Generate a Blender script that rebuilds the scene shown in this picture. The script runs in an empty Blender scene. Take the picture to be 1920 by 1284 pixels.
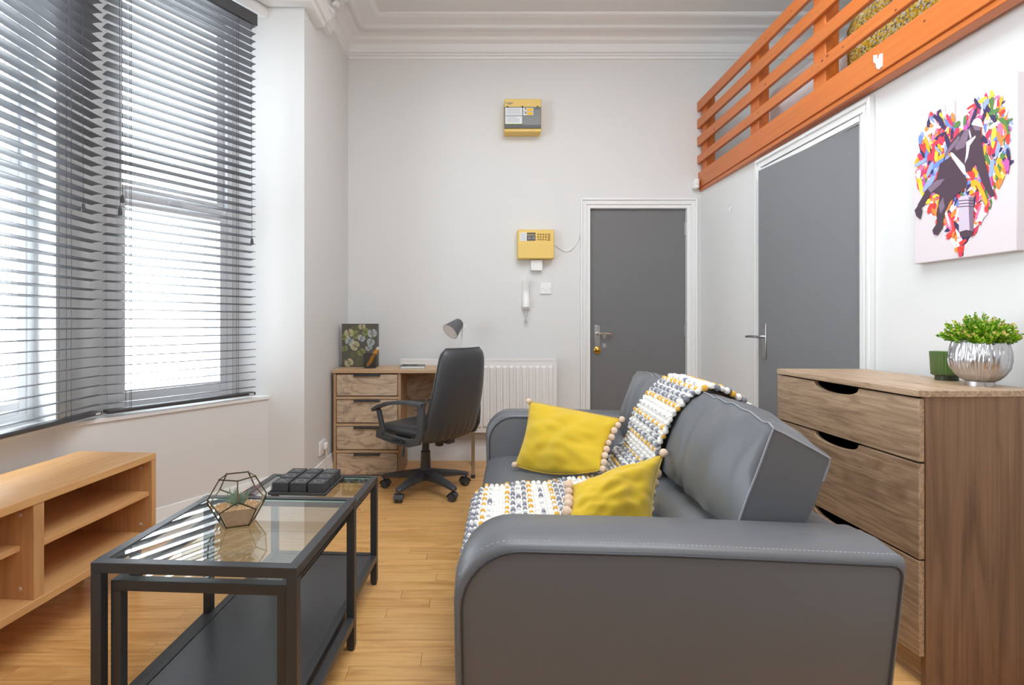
import bpy, bmesh, math, random
from mathutils import Vector, Matrix, noise
random.seed(7)
PI = math.pi
R = math.radians
SC = bpy.context.scene
COL = SC.collection

# ------------------------------------------------------------------ camera
# 1920x1284 frame, focal 1000 px, principal point (885, 605), eye 1.085 m above the floor, looking +Y
F, CX, CY, EYE = 1000.0, 885.0, 605.0, 1.085
cam_d = bpy.data.cameras.new('camera')
cam = bpy.data.objects.new('camera', cam_d); COL.objects.link(cam)
cam.location = (0, 0, EYE); cam.rotation_euler = (PI / 2, 0, 0)
cam_d.sensor_width = 36; cam_d.lens = 36 * F / 1920
cam_d.shift_x = (960 - CX) / 1920; cam_d.shift_y = -(642 - CY) / 1920
cam_d.clip_start = 0.05; cam_d.clip_end = 200
SC.camera = cam

# ------------------------------------------------------------------ world, lights, exposure
SC.view_settings.view_transform = 'Standard'
SC.view_settings.look = 'None'
SC.view_settings.gamma = 1
SC.view_settings.use_curve_mapping = False
SC.view_settings.exposure = 0.14
world = bpy.data.worlds.new('overcast_sky'); SC.world = world; world.use_nodes = True
bg = world.node_tree.nodes['Background']
bg.inputs[0].default_value = (0.86, 0.935, 1.0, 1); bg.inputs[1].default_value = 10.0
SC.cycles.max_bounces = 12; SC.cycles.diffuse_bounces = 6; SC.cycles.transparent_max_bounces = 24
SC.cycles.glossy_bounces = 6
SC.cycles.sample_clamp_indirect = 8


def area(name, loc, target, sx, sy, power, col=(1, 1, 1), portal=False):
    l = bpy.data.lights.new(name, 'AREA'); l.shape = 'RECTANGLE'; l.size = sx; l.size_y = sy
    l.energy = power; l.color = col
    o = bpy.data.objects.new(name, l); COL.objects.link(o); o.location = loc
    d = Vector(target) - Vector(loc)
    o.rotation_euler = d.to_track_quat('-Z', 'Z').to_euler()
    if portal: l.cycles.is_portal = True
    return o


area('room_fill', (0.45, 1.5, 3.25), (0.45, 1.7, 0), 1.8, 2.2, 62, (0.88, 0.95, 1.0))  # added overhead fill, stands for no known ceiling lamp
area('bounce_fill', (0.5, -0.7, 1.9), (0.7, 1.3, 3.37), 0.7, 0.7, 26, (0.88, 0.95, 1.0))  # added fill aimed upwards to brighten the ceiling
# area('rear_window_light', (0.9, -2.9, 2.3), (0.8, 3, 1.9), 1.2, 1.2, 7, (0.78, 0.9, 1.0))
area('mezzanine_fill', (1.45, 1.5, 3.34), (2.1, 2.1, 2.4), 0.5, 1.4, 16, (0.95, 0.97, 1.0))  # added fill for the railing and bed, no fitting up there
area('daylight_portal_splay', (-1.72, 2.98, 1.77), (-0.87, 2.45, 1.77), 0.85, 2.4, 1, portal=True)
area('daylight_portal_side', (-2.06, 1.6, 1.77), (0, 1.6, 1.77), 1.6, 2.4, 1, portal=True)


def W(px, py, Y):
    return Vector(((px - CX) * Y / F, Y, EYE - (py - CY) * Y / F))


# ------------------------------------------------------------------ materials
def lin(c):
    c /= 255.0
    return c / 12.92 if c <= 0.04045 else ((c + 0.055) / 1.055) ** 2.4


def S(r, g, b): return (lin(r), lin(g), lin(b), 1)


MATS = {}


def mat(name, col, rough=0.5, metal=0.0, bump=0.0, bscale=200.0, var=0.0, vscale=3.0, spec=0.5, coat=0.0, sheen=0.0, trans=0.0):
    m = bpy.data.materials.new(name); m.use_nodes = True
    nt = m.node_tree; b = nt.nodes['Principled BSDF']
    b.inputs['Base Color'].default_value = col
    b.inputs['Roughness'].default_value = rough
    b.inputs['Metallic'].default_value = metal
    b.inputs['Specular IOR Level'].default_value = spec
    b.inputs['Coat Weight'].default_value = coat
    b.inputs['Sheen Weight'].default_value = sheen
    b.inputs['Transmission Weight'].default_value = trans
    tc = nt.nodes.new('ShaderNodeTexCoord')
    if var > 0:
        n = nt.nodes.new('ShaderNodeTexNoise'); n.inputs['Scale'].default_value = vscale; n.inputs['Detail'].default_value = 5
        nt.links.new(tc.outputs['Object'], n.inputs['Vector'])
        mx = nt.nodes.new('ShaderNodeMix'); mx.data_type = 'RGBA'
        mx.inputs[6].default_value = tuple(c * (1 - var) for c in col[:3]) + (1,)
        mx.inputs[7].default_value = tuple(min(1, c * (1 + var)) for c in col[:3]) + (1,)
        nt.links.new(n.outputs['Fac'], mx.inputs[0]); nt.links.new(mx.outputs[2], b.inputs['Base Color'])
    if bump > 0:
        n2 = nt.nodes.new('ShaderNodeTexNoise'); n2.inputs['Scale'].default_value = bscale; n2.inputs['Detail'].default_value = 3
        nt.links.new(tc.outputs['Object'], n2.inputs['Vector'])
        bp = nt.nodes.new('ShaderNodeBump'); bp.inputs['Strength'].default_value = bump; bp.inputs['Distance'].default_value = 0.002
        nt.links.new(n2.outputs['Fac'], bp.inputs['Height']); nt.links.new(bp.outputs['Normal'], b.inputs['Normal'])
    MATS[name] = m
    return m


def wood(name, c1, c2, axis='X', fine=90.0, rough=0.45, rand=0.0, c3=None, swirl=2.5, along=1.5):
    """grain runs along axis; c1 light, c2 dark, c3 optional large streaks"""
    m = bpy.data.materials.new(name); m.use_nodes = True
    nt = m.node_tree; L = nt.links; b = nt.nodes['Principled BSDF']
    b.inputs['Roughness'].default_value = rough
    tc = nt.nodes.new('ShaderNodeTexCoord'); oi = nt.nodes.new('ShaderNodeObjectInfo')
    vm = nt.nodes.new('ShaderNodeVectorMath'); vm.operation = 'MULTIPLY_ADD'
    L.new(oi.outputs['Random'], vm.inputs[0]); vm.inputs[1].default_value = (7.3, 11.1, 5.7)
    L.new(tc.outputs['Object'], vm.inputs[2])

    def stretched(s_al, s_ac):
        mp = nt.nodes.new('ShaderNodeMapping')
        sc = {'X': (s_al, s_ac, s_ac), 'Y': (s_ac, s_al, s_ac), 'Z': (s_ac, s_ac, s_al)}[axis]
        mp.inputs['Scale'].default_value = sc
        L.new(vm.outputs[0], mp.inputs['Vector'])
        return mp
    n1 = nt.nodes.new('ShaderNodeTexNoise'); n1.inputs['Scale'].default_value = 1; n1.inputs['Detail'].default_value = 6; n1.inputs['Roughness'].default_value = 0.65
    n1.inputs['Distortion'].default_value = 0.4
    L.new(stretched(along * 1.4, fine).outputs[0], n1.inputs['Vector'])
    n2 = nt.nodes.new('ShaderNodeTexNoise'); n2.inputs['Scale'].default_value = 1; n2.inputs['Detail'].default_value = 3; n2.inputs['Distortion'].default_value = swirl
    L.new(stretched(along, fine * 0.12).outputs[0], n2.inputs['Vector'])
    r1 = nt.nodes.new('ShaderNodeMapRange'); r1.inputs[1].default_value = 0.3; r1.inputs[2].default_value = 0.7
    L.new(n1.outputs['Fac'], r1.inputs[0])
    mx = nt.nodes.new('ShaderNodeMix'); mx.data_type = 'RGBA'; mx.inputs[6].default_value = c1; mx.inputs[7].default_value = c2
    md = nt.nodes.new('ShaderNodeMath'); md.operation = 'MULTIPLY'; md.inputs[1].default_value = 0.75
    L.new(r1.outputs[0], md.inputs[0]); L.new(md.outputs[0], mx.inputs[0])
    r2 = nt.nodes.new('ShaderNodeMapRange'); r2.inputs[1].default_value = 0.45; r2.inputs[2].default_value = 0.72; r2.inputs[4].default_value = 0.7
    L.new(n2.outputs['Fac'], r2.inputs[0])
    mx2 = nt.nodes.new('ShaderNodeMix'); mx2.data_type = 'RGBA'; mx2.inputs[7].default_value = c3 or c2
    L.new(mx.outputs[2], mx2.inputs[6]); L.new(r2.outputs[0], mx2.inputs[0])
    out = mx2.outputs[2]
    if rand > 0:
        rr = nt.nodes.new('ShaderNodeMapRange'); rr.inputs[3].default_value = 1 - rand; rr.inputs[4].default_value = 1 + rand
        L.new(oi.outputs['Random'], rr.inputs[0])
        hs = nt.nodes.new('ShaderNodeHueSaturation'); L.new(out, hs.inputs['Color']); L.new(rr.outputs[0], hs.inputs['Value'])
        out = hs.outputs[0]
    L.new(out, b.inputs['Base Color'])
    bp = nt.nodes.new('ShaderNodeBump'); bp.inputs['Strength'].default_value = 0.12; bp.inputs['Distance'].default_value = 0.001
    L.new(n1.outputs['Fac'], bp.inputs['Height']); L.new(bp.outputs['Normal'], b.inputs['Normal'])
    MATS[name] = m
    return m


def clear_glass(name, tint, rough=0.0, ior=1.5):
    m = bpy.data.materials.new(name); m.use_nodes = True
    nt = m.node_tree; nt.nodes.clear(); L = nt.links
    o = nt.nodes.new('ShaderNodeOutputMaterial'); t = nt.nodes.new('ShaderNodeBsdfTransparent'); g = nt.nodes.new('ShaderNodeBsdfGlossy')
    t.inputs[0].default_value = tint; g.inputs['Roughness'].default_value = rough
    fr = nt.nodes.new('ShaderNodeFresnel'); fr.inputs['IOR'].default_value = ior
    mx = nt.nodes.new('ShaderNodeMixShader')
    ge = nt.nodes.new('ShaderNodeNewGeometry'); sb = nt.nodes.new('ShaderNodeMath'); sb.operation = 'SUBTRACT'; sb.inputs[0].default_value = 1
    ml = nt.nodes.new('ShaderNodeMath'); ml.operation = 'MULTIPLY'; ml.use_clamp = True   # inner faces of the thin sheet only transmit
    L.new(ge.outputs['Backfacing'], sb.inputs[1]); m2 = nt.nodes.new('ShaderNodeMath'); m2.operation = 'MULTIPLY'; m2.inputs[1].default_value = 1.8
    L.new(fr.outputs[0], m2.inputs[0]); L.new(sb.outputs[0], ml.inputs[0]); L.new(m2.outputs[0], ml.inputs[1])
    L.new(ml.outputs[0], mx.inputs[0]); L.new(t.outputs[0], mx.inputs[1]); L.new(g.outputs[0], mx.inputs[2]); L.new(mx.outputs[0], o.inputs[0])
    MATS[name] = m
    return m


wall_m = mat('wall_paint', S(221, 221, 220), 0.55, bump=0.05, bscale=60, var=0.012, vscale=1.2, spec=0.3)
ceil_m = mat('ceiling_paint', S(226, 226, 226), 0.7, bump=0.25, bscale=25, spec=0.2)
trim_m = mat('trim_gloss', S(233, 233, 232), 0.3)
plaster_m = mat('plaster_moulding', S(238, 238, 238), 0.5, bump=0.1, bscale=80)
upvc_m = mat('upvc_white', S(235, 237, 240), 0.25)
door_m = mat('door_grey_paint', S(112, 112, 113), 0.5, bump=0.05, bscale=150, var=0.03, vscale=4)
blind_m = mat('blind_slat_grey', S(88, 88, 92), 0.45)
blind_dark_m = mat('blind_rail_grey', S(66, 66, 69), 0.4)
cord_m = mat('blind_cord', S(70, 70, 72), 0.8)
plank_m = wood('laminate_oak', S(238, 190, 124), S(206, 148, 84), 'X', 80, 0.3, rand=0.05, c3=S(188, 128, 66), along=1.8)
bench_m = wood('beech_veneer_along', S(226, 178, 122), S(208, 156, 100), 'Y', 120, 0.4, c3=S(205, 152, 98))
bench_v = wood('beech_veneer_upright', S(220, 172, 118), S(190, 138, 90), 'Z', 60, 0.45, c3=S(188, 138, 92))
chest_h = wood('grey_oak_level_lit', S(204, 176, 146), S(140, 110, 84), 'Y', 120, 0.42, c3=S(124, 94, 70), swirl=6)  # chest fronts and top: window light lightened into the oak colour
chest_v = wood('grey_oak_upright_shaded', S(150, 116, 88), S(108, 80, 58), 'Z', 120, 0.5, c3=S(88, 62, 44), swirl=1.5, along=1.2)  # chest sides: same oak, darkened in colour for their shade
desk_m = wood('desk_oak_level', S(204, 174, 140), S(172, 138, 104), 'X', 90, 0.45, c3=S(176, 138, 100))
desk_v = wood('desk_oak_upright', S(190, 154, 116), S(150, 114, 82), 'Z', 90, 0.5, c3=S(160, 122, 88))
rustic_m = wood('rustic_oak_front', S(210, 188, 162), S(172, 146, 120), 'X', 55, 0.5, c3=S(112, 96, 84), swirl=6, along=3)
orange_m = wood('varnished_pine', S(206, 118, 56), S(178, 94, 40), 'Y', 60, 0.32, c3=S(198, 104, 42), along=1)
orange_v = wood('varnished_pine_upright', S(208, 114, 48), S(178, 90, 34), 'Z', 60, 0.35, along=1)
knot_m = mat('pine_knot', S(118, 62, 34), 0.4)
black_metal = mat('black_powder_steel', S(56, 57, 60), 0.38, spec=0.5, bump=0.03)
black_shelf = mat('black_shelf_board', S(70, 70, 73), 0.27, bump=0.06, bscale=120, var=0.05)
chrome_m = mat('chrome', S(215, 215, 218), 0.12, metal=1)
steel_m = mat('satin_steel', S(190, 190, 190), 0.3, metal=1)
brass_m = mat('brass', S(205, 160, 75), 0.25, metal=1)
table_glass = clear_glass('table_glass', (0.955, 0.985, 0.97, 1), 0.0, 1.55)
edge_glass = mat('glass_edge', S(150, 200, 190), 0.1)
win_glass = clear_glass('window_glass', (0.97, 0.98, 0.98, 1))
terr_glass = clear_glass('terrarium_glass', (0.97, 0.985, 0.98, 1))
leather_m = mat('grey_faux_leather', S(101, 103, 107), 0.40, bump=0.08, bscale=350, var=0.02, spec=0.6)
piping_m = mat('dark_piping', S(60, 62, 68), 0.5)
stitch_m = mat('stitch_grey', S(165, 166, 170), 0.7)
velvet_m = mat('mustard_velvet', S(204, 172, 44), 0.8, bump=0.25, bscale=60, var=0.1, vscale=9, sheen=0.25, spec=0.15)
pom_m = mat('cream_wool', S(222, 196, 172), 0.9, bump=0.8, bscale=500)
yarn_m = mat('white_yarn', S(240, 238, 234), 0.9, bump=0.6, bscale=420)
yarn_grey = mat('slate_yarn', S(128, 130, 140), 0.9, bump=0.6, bscale=420)
yarn_must = mat('mustard_yarn', S(222, 172, 70), 0.9, bump=0.6, bscale=420)
chair_leather = mat('black_office_leather', S(66, 67, 70), 0.40, bump=0.25, bscale=130)
chair_plastic = mat('black_office_plastic', S(62, 64, 68), 0.45, bump=0.1, bscale=400)
rad_m = mat('radiator_enamel', S(232, 230, 228), 0.3)
white_plastic = mat('white_plastic', S(236, 236, 236), 0.35)
yellow_plastic = mat('aged_yellow_plastic', S(232, 198, 108), 0.45)
grey_plastic = mat('smoked_grey_cover', S(112, 114, 112), 0.3)
dark_plastic = mat('dark_grey_plastic', S(80, 78, 78), 0.4)
paper_m = mat('white_label', S(232, 234, 236), 0.7)
label_yellow = mat('warning_yellow', S(236, 188, 20), 0.6)
ink_m = mat('ink_dark', S(70, 70, 70), 0.7)
ink_soft = mat('ink_soft', S(150, 152, 158), 0.7)
ink_green = mat('ink_green', S(130, 170, 60), 0.7)
key_m = mat('keypad_ochre', S(160, 125, 50), 0.5)
box_m = mat('matt_black_block', S(62, 62, 64), 0.55)
mark_m = mat('block_mark', S(104, 104, 106), 0.4)
lamp_m = mat('lamp_grey', S(96, 98, 102), 0.5)
canvas_m = mat('canvas_cloth', S(218, 208, 212), 0.8, bump=0.2, bscale=500)


# ------------------------------------------------------------------ mesh building
class MB:
    def __init__(s): s.v = []; s.f = []; s.mi = []; s.cur = 0

    def add(s, vs, fs):
        k = len(s.v); s.v += [tuple(v) for v in vs]
        for f in fs: s.f.append(tuple(i + k for i in f)); s.mi.append(s.cur)
        return s

    def box(s, a, b, rz=0, pivot=None):
        x0, y0, z0 = a; x1, y1, z1 = b
        vs = [Vector((x, y, z)) for z in (z0, z1) for x, y in ((x0, y0), (x1, y0), (x1, y1), (x0, y1))]
        if rz:
            p = Vector(pivot or ((x0 + x1) / 2, (y0 + y1) / 2, 0)); m = Matrix.Rotation(rz, 3, 'Z')
            vs = [m @ (v - p) + p for v in vs]
        return s.add(vs, [(3, 2, 1, 0), (4, 5, 6, 7), (0, 1, 5, 4), (1, 2, 6, 5), (2, 3, 7, 6), (3, 0, 4, 7)])

    def obox(s, c, size, m3):
        c = Vector(c); h = [d / 2 for d in size]
        vs = [c + m3 @ Vector((x * h[0], y * h[1], z * h[2])) for z in (-1, 1) for x, y in ((-1, -1), (1, -1), (1, 1), (-1, 1))]
        return s.add(vs, [(3, 2, 1, 0), (4, 5, 6, 7), (0, 1, 5, 4), (1, 2, 6, 5), (2, 3, 7, 6), (3, 0, 4, 7)])

    def prism(s, poly, z0, z1):
        n = len(poly)
        ar = sum(poly[i][0] * poly[(i + 1) % n][1] - poly[(i + 1) % n][0] * poly[i][1] for i in range(n))
        if ar < 0: poly = poly[::-1]
        vs = [(x, y, z0) for x, y in poly] + [(x, y, z1) for x, y in poly]
        return s.add(vs, [tuple(range(n - 1, -1, -1)), tuple(range(n, 2 * n))] + [(i, (i + 1) % n, n + (i + 1) % n, n + i) for i in range(n)])

    def extr(s, poly, a, b, f):
        """polygon of (p,q) extruded from a to b; f(p,q,t) -> xyz"""
        n = len(poly)
        vs = [f(p, q, a) for p, q in poly] + [f(p, q, b) for p, q in poly]
        return s.add(vs, [tuple(range(n)), tuple(range(2 * n - 1, n - 1, -1))] + [(i, n + i, n + (i + 1) % n, (i + 1) % n) for i in range(n)])

    def tube(s, pts, r, n=8, caps=True, flat=None):
        pts = [Vector(p) for p in pts]; rings = []
        up = None
        for i, p in enumerate(pts):
            t = (pts[min(i + 1, len(pts) - 1)] - pts[max(i - 1, 0)]).normalized()
            if up is None:
                up = t.orthogonal().normalized() if abs(t.z) > 0.9 else Vector((0, 0, 1))
            a = (up - t * up.dot(t))
            a = a.normalized() if a.length > 1e-5 else t.orthogonal().normalized()
            up = a; b = t.cross(a)
            rr = r[i] if isinstance(r, (list, tuple)) else r
            rings.append([p + (a * math.cos(2 * PI * k / n) + b * math.sin(2 * PI * k / n) * (flat or 1)) * rr for k in range(n)])
        vs = [v for q in rings for v in q]; fs = []
        for i in range(len(pts) - 1):
            for k in range(n):
                fs.append((i * n + k, i * n + (k + 1) % n, (i + 1) * n + (k + 1) % n, (i + 1) * n + k))
        if caps: fs += [tuple(range(n - 1, -1, -1)), tuple((len(pts) - 1) * n + k for k in range(n))]
        return s.add(vs, fs)

    def sqtube(s, p0, p1, w, h=None):
        """square bar between two points; w across, h the other way"""
        p0 = Vector(p0); p1 = Vector(p1); h = h or w; t = (p1 - p0).normalized()
        a = Vector((0, 0, 1)) if abs(t.z) < 0.9 else Vector((0, 1, 0))
        b = t.cross(a).normalized(); a = b.cross(t).normalized()
        vs = [p + b * (w / 2) * x + a * (h / 2) * y for p in (p0, p1) for x, y in ((-1, -1), (1, -1), (1, 1), (-1, 1))]
        return s.add(vs, [(3, 2, 1, 0), (4, 5, 6, 7), (0, 1, 5, 4), (1, 2, 6, 5), (2, 3, 7, 6), (3, 0, 4, 7)])

    def lathe(s, prof, n=24, c=(0, 0, 0), m3=None, rf=None):
        c = Vector(c); vs = []
        for r, z in prof:
            for k in range(n):
                a = 2 * PI * k / n; rr = r * (rf(a, z) if rf else 1)
                v = Vector((rr * math.cos(a), rr * math.sin(a), z))
                vs.append(c + (m3 @ v if m3 else v))
        fs = [(i * n + k, i * n + (k + 1) % n, (i + 1) * n + (k + 1) % n, (i + 1) * n + k) for i in range(len(prof) - 1) for k in range(n)]
        if prof[0][0] > 1e-6: fs.append(tuple(range(n - 1, -1, -1)))
        if prof[-1][0] > 1e-6: fs.append(tuple((len(prof) - 1) * n + k for k in range(n)))
        return s.add(vs, fs)

    def ball(s, c, r, nu=8, nv=5, sc=(1, 1, 1), m3=None):
        prof = [(math.sin(PI * i / nv), -math.cos(PI * i / nv)) for i in range(nv + 1)]
        c = Vector(c); vs = []
        for a, z in prof:
            for k in range(nu):
                v = Vector((a * math.cos(2 * PI * k / nu) * r * sc[0], a * math.sin(2 * PI * k / nu) * r * sc[1], z * r * sc[2]))
                vs.append(c + (m3 @ v if m3 else v))
        return s.add(vs, [(i * nu + k, i * nu + (k + 1) % nu, (i + 1) * nu + (k + 1) % nu, (i + 1) * nu + k) for i in range(nv) for k in range(nu)])

    def grid(s, rows, closed=False):
        n = len(rows[0]); m = len(rows)
        fs = []
        for i in range(m - 1):
            for k in range(n if closed else n - 1):
                fs.append((i * n + k, i * n + (k + 1) % n, (i + 1) * n + (k + 1) % n, (i + 1) * n + k))
        return s.add([v for r in rows for v in r], fs)

    def poly(s, pts): return s.add(pts, [tuple(range(len(pts)))])

    def build(s, name, m, parent=None, bevel=0, seg=2, sharp=35, smooth=True, world=False, sub=0, origin=False, kind=None, label=None):
        me = bpy.data.meshes.new(name)
        me.from_pydata([tuple(v) for v in s.v], [], s.f)
        ms = m if isinstance(m, list) else [m]
        for q in ms: me.materials.append(q)
        if len(ms) > 1: me.polygons.foreach_set('material_index', s.mi)
        bm = bmesh.new(); bm.from_mesh(me)
        bmesh.ops.remove_doubles(bm, verts=bm.verts, dist=1e-6)
        bmesh.ops.dissolve_degenerate(bm, dist=1e-7, edges=bm.edges)
        bmesh.ops.recalc_face_normals(bm, faces=bm.faces)
        bm.to_mesh(me); bm.free()
        if smooth:
            me.shade_smooth(); me.set_sharp_from_angle(angle=R(sharp))
        o = bpy.data.objects.new(name, me); COL.objects.link(o)
        if world and parent is not None:
            top = parent
            M = Matrix.Identity(4)
            while top is not None:
                M = Matrix.LocRotScale(top.location, top.rotation_euler, top.scale) @ M; top = top.parent
            me.transform(M.inverted())
        if origin:
            c = sum((v.co for v in me.vertices), Vector()) / len(me.vertices)
            me.transform(Matrix.Translation(-c)); o.location = c
        if parent: o.parent = parent
        if bevel:
            b = o.modifiers.new('bevel', 'BEVEL'); b.width = bevel; b.segments = seg; b.limit_method = 'ANGLE'; b.angle_limit = R(40)
        if sub:
            q = o.modifiers.new('sub', 'SUBSURF'); q.levels = sub; q.render_levels = sub
        if kind: o['kind'] = kind
        if label: o['label'] = label
        return o


def thing(name, label, cat, loc=(0, 0, 0), rz=0, group=None):
    o = bpy.data.objects.new(name, None); COL.objects.link(o); o.location = loc; o.rotation_euler = (0, 0, rz)
    o.empty_display_size = 0.1
    o['label'] = label; o['category'] = cat
    if group: o['group'] = group
    return o


def tag(o, label, cat, group=None):
    o['label'] = label; o['category'] = cat
    if group: o['group'] = group
    return o


def struct(o, label=None):
    o['kind'] = 'structure'
    if label: o['label'] = label
    return o


def sempty(name, loc=(0, 0, 0), label=None):
    o = bpy.data.objects.new(name, None); COL.objects.link(o); o.location = loc; o['kind'] = 'structure'
    if label: o['label'] = label
    return o


def copy_tree(o, parent=None):
    c = o.copy(); COL.objects.link(c); c.parent = parent
    for ch in list(o.children): copy_tree(ch, c)
    return c


def inst(o, loc, parent=None):
    c = o.copy(); COL.objects.link(c); c.location = loc
    if parent is not None: c.parent = parent
    return c


def sweep(mb, path, prof, side=1, closed_prof=True):
    """profile of (out, z) swept along a floor path with mitred corners; side=1 offsets to the left of travel"""
    n = len(path); P = [Vector(p) for p in path]; rows = []
    for i in range(n):
        d0 = (P[i] - P[i - 1]).normalized() if i else None
        d1 = (P[i + 1] - P[i]).normalized() if i < n - 1 else None
        n0 = Vector((-d0.y, d0.x)) * side if d0 else None
        n1 = Vector((-d1.y, d1.x)) * side if d1 else None
        if n0 is None: m = n1
        elif n1 is None: m = n0
        else:
            m = (n0 + n1).normalized(); m = m / max(0.3, m.dot(n0))
        rows.append([Vector((P[i].x + m.x * o, P[i].y + m.y * o, z)) for o, z in prof])
    mb.grid(rows, closed=closed_prof)
    k = len(prof)
    mb.poly(rows[0][::-1]); mb.poly(rows[-1])
    return mb


# ------------------------------------------------------------------ the room
XR, YB, ZC = 1.81, 4.22, 3.37
YR = -3.0
P_BL = (-0.98, YB); P_PC = (-1.0, 3.18); P_S0 = (-1.218, 3.18); P_NOSE = (-1.79, 2.27); P_N2 = (-1.79, 0.90); P_S1 = (-1.218, 0.0); P_PN = (-1.0, 0.0)

fl = struct(MB().box((-2.3, YR, -0.15), (3.7, YB + 0.1, -0.008)).build('floor', mat('floor_base', S(150, 105, 60), 0.6)))
# laminate strips, each an object, from behind the sofa to the back wall; joints show as fine lines
SW = 0.0685
row = 0; y = YB
strip_me = {}
while y > 1.46:
    x = -1.80 - random.uniform(0, 0.5)
    while x < XR:
        ln = random.choice((0.52, 0.6, 0.68, 0.76))
        a = max(x, -1.80); b = min(x + ln, XR)
        if b - a > 0.05:
            key = (round(b - a, 3))
            if key not in strip_me:
                o = MB().box((-(b - a) / 2 + 0.0006, -SW / 2 + 0.0004, -0.0075), ((b - a) / 2 - 0.0006, SW / 2 - 0.0004, 0)).build('plank', plank_m, None, smooth=False)
                strip_me[key] = o.data
            else:
                o = bpy.data.objects.new('plank', strip_me[key]); COL.objects.link(o)
            o.parent = fl; o.location = ((a + b) / 2, y - SW / 2, 0)
        x += ln
    y -= SW; row += 1
rest = MB()
while y > YR:
    x = -1.25 - random.uniform(0, 0.5)
    while x < XR:
        ln = random.choice((0.9, 1.2))
        rest.box((max(x, -1.80) + 0.0006, y - SW + 0.0006, -0.0075), (min(x + ln, XR) - 0.0006, y - 0.0006, 0)); x += ln
    y -= SW
rest.build('plank_field', plank_m, fl, smooth=False, kind='stuff')

struct(MB().box((-2.3, YR, ZC), (3.8, YB + 0.1, ZC + 0.1)).build('ceiling', ceil_m))
# back wall with an opening for door 1
D1L, D1R, D1T = (1106 - CX) * YB / F, (1287 - CX) * YB / F, EYE + (605 - 391) * YB / F
wb = MB().box((-2.3, YB, -0.15), (D1L - 0.012, YB + 0.14, ZC)).box((D1R + 0.012, YB, -0.15), (3.8, YB + 0.14, ZC + 0.0)).box((D1L - 0.012, YB, D1T + 0.012), (D1R + 0.012, YB + 0.14, ZC))
struct(wb.build('wall_back', wall_m))
# left wall: pier beside the bay, the bay itself, and the pier near the camera
struct(MB().prism([P_BL, P_PC, (-1.60, 3.18), (-1.60, YB + 0.02), (-0.98, YB + 0.02)], 0, ZC).build('wall_left', wall_m))
n_out = Vector((-0.848, 0.53))


def off(p, d): return (p[0] + n_out.x * d, p[1] + n_out.y * d)


bay = MB()
bay.prism([P_S0, P_NOSE, off(P_NOSE, 0.30), off((P_S0[0] + 0.2, P_S0[1] + 0.32), 0.30), (P_S0[0], P_S0[1] + 0.05)], 0, 0.63)
bay.prism([P_NOSE, P_N2, (-2.09, 0.90), (-2.09, 2.40)], 0, 0.63)
bay.prism([P_N2, P_S1, (-1.5, -0.15), (-2.05, 0.75)], 0, 2.98)
bay.prism([P_PN, (-1.3, 0.0), (-1.3, YR), (-1.0, YR)], 0, ZC)
# over the windows
bay.prism([P_S0, P_NOSE, off(P_NOSE, 0.30), off((P_S0[0] + 0.2, P_S0[1] + 0.32), 0.30), (P_S0[0], P_S0[1] + 0.05)], 2.90, ZC)
bay.prism([P_NOSE, P_N2, (-2.09, 0.90), (-2.09, 2.40)], 2.90, ZC)
bay.prism([P_N2, P_S1, (-1.5, -0.15), (-2.05, 0.75)], 2.98, ZC)
# pillar between the two windows
bay.prism([(-1.775, 2.275), (-1.93, 2.36), (-2.12, 2.42), (-1.95, 2.72), (-1.781, 2.60)], 0.63, 2.90)
# near jamb and pier-side return
bay.prism([(-1.79, 0.90), (-1.93, 0.84), (-2.12, 0.80), (-2.0, 0.70), (-1.7, 0.75)], 0.63, 2.90)
# beam across the bay opening
bay.box((-1.30, 0.0, 3.12), (-1.0, 3.18, ZC))
struct(bay.build('wall_left_bay', wall_m))
struct(MB().box((-2.3, YR - 0.1, 0), (3.8, YR, ZC)).build('wall_rear', mat('rear_wall_grey', S(84, 86, 90), 0.7)))  # unseen wall behind the camera, coloured dark to cut bounce onto the sofa
# right wall: up to the mezzanine deck, with an opening for door 2
D2N, D2F, D2T = 2.475, 3.285, 2.02
wr = MB().box((XR, D2F, 0), (XR + 0.12, YB, 2.14)).box((XR, YR, 0), (XR + 0.12, D2N, 2.14)).box((XR, D2N, D2T), (XR + 0.12, D2F, 2.14))
struct(wr.build('wall_right', wall_m))
struct(MB().box((3.7, YR, 0), (3.8, YB + 0.1, ZC)).build('wall_right_far', wall_m, label='white wall behind the mezzanine bed'))
struct(MB().box((1.835, YR, 2.14), (3.7, YB, 2.24)).build('mezzanine_floor', ceil_m))

# plaster cornice round the room
cp = [(0, 3.165), (0.012, 3.168), (0.012, 3.186), (0.005, 3.190), (0.014, 3.196), (0.014, 3.206), (0.006, 3.210), (0.016, 3.217), (0.018, 3.235), (0.012, 3.24),
      (0.014, 3.285), (0.035, 3.30), (0.040, 3.315), (0.06, 3.335), (0.10, 3.348), (0.118, 3.348), (0.120, 3.332), (0.140, 3.326), (0.160, 3.332), (0.165, 3.352),
      (0.255, 3.352), (0.262, 3.338), (0.285, 3.334), (0.30, 3.345), (0.305, ZC + 0.005), (0, ZC + 0.005)]
cor = MB(); sweep(cor, [(3.7, YB), P_BL, (-0.997, 3.40)], cp, 1)
struct(cor.build('trim_cornice', plaster_m, sharp=50))
cor2 = MB(); sweep(cor2, [(3.7, YR + 0.001), (3.7, YB - 0.001)], cp, 1)
struct(cor2.build('trim_cornice_mezzanine', plaster_m, sharp=50))
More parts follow.
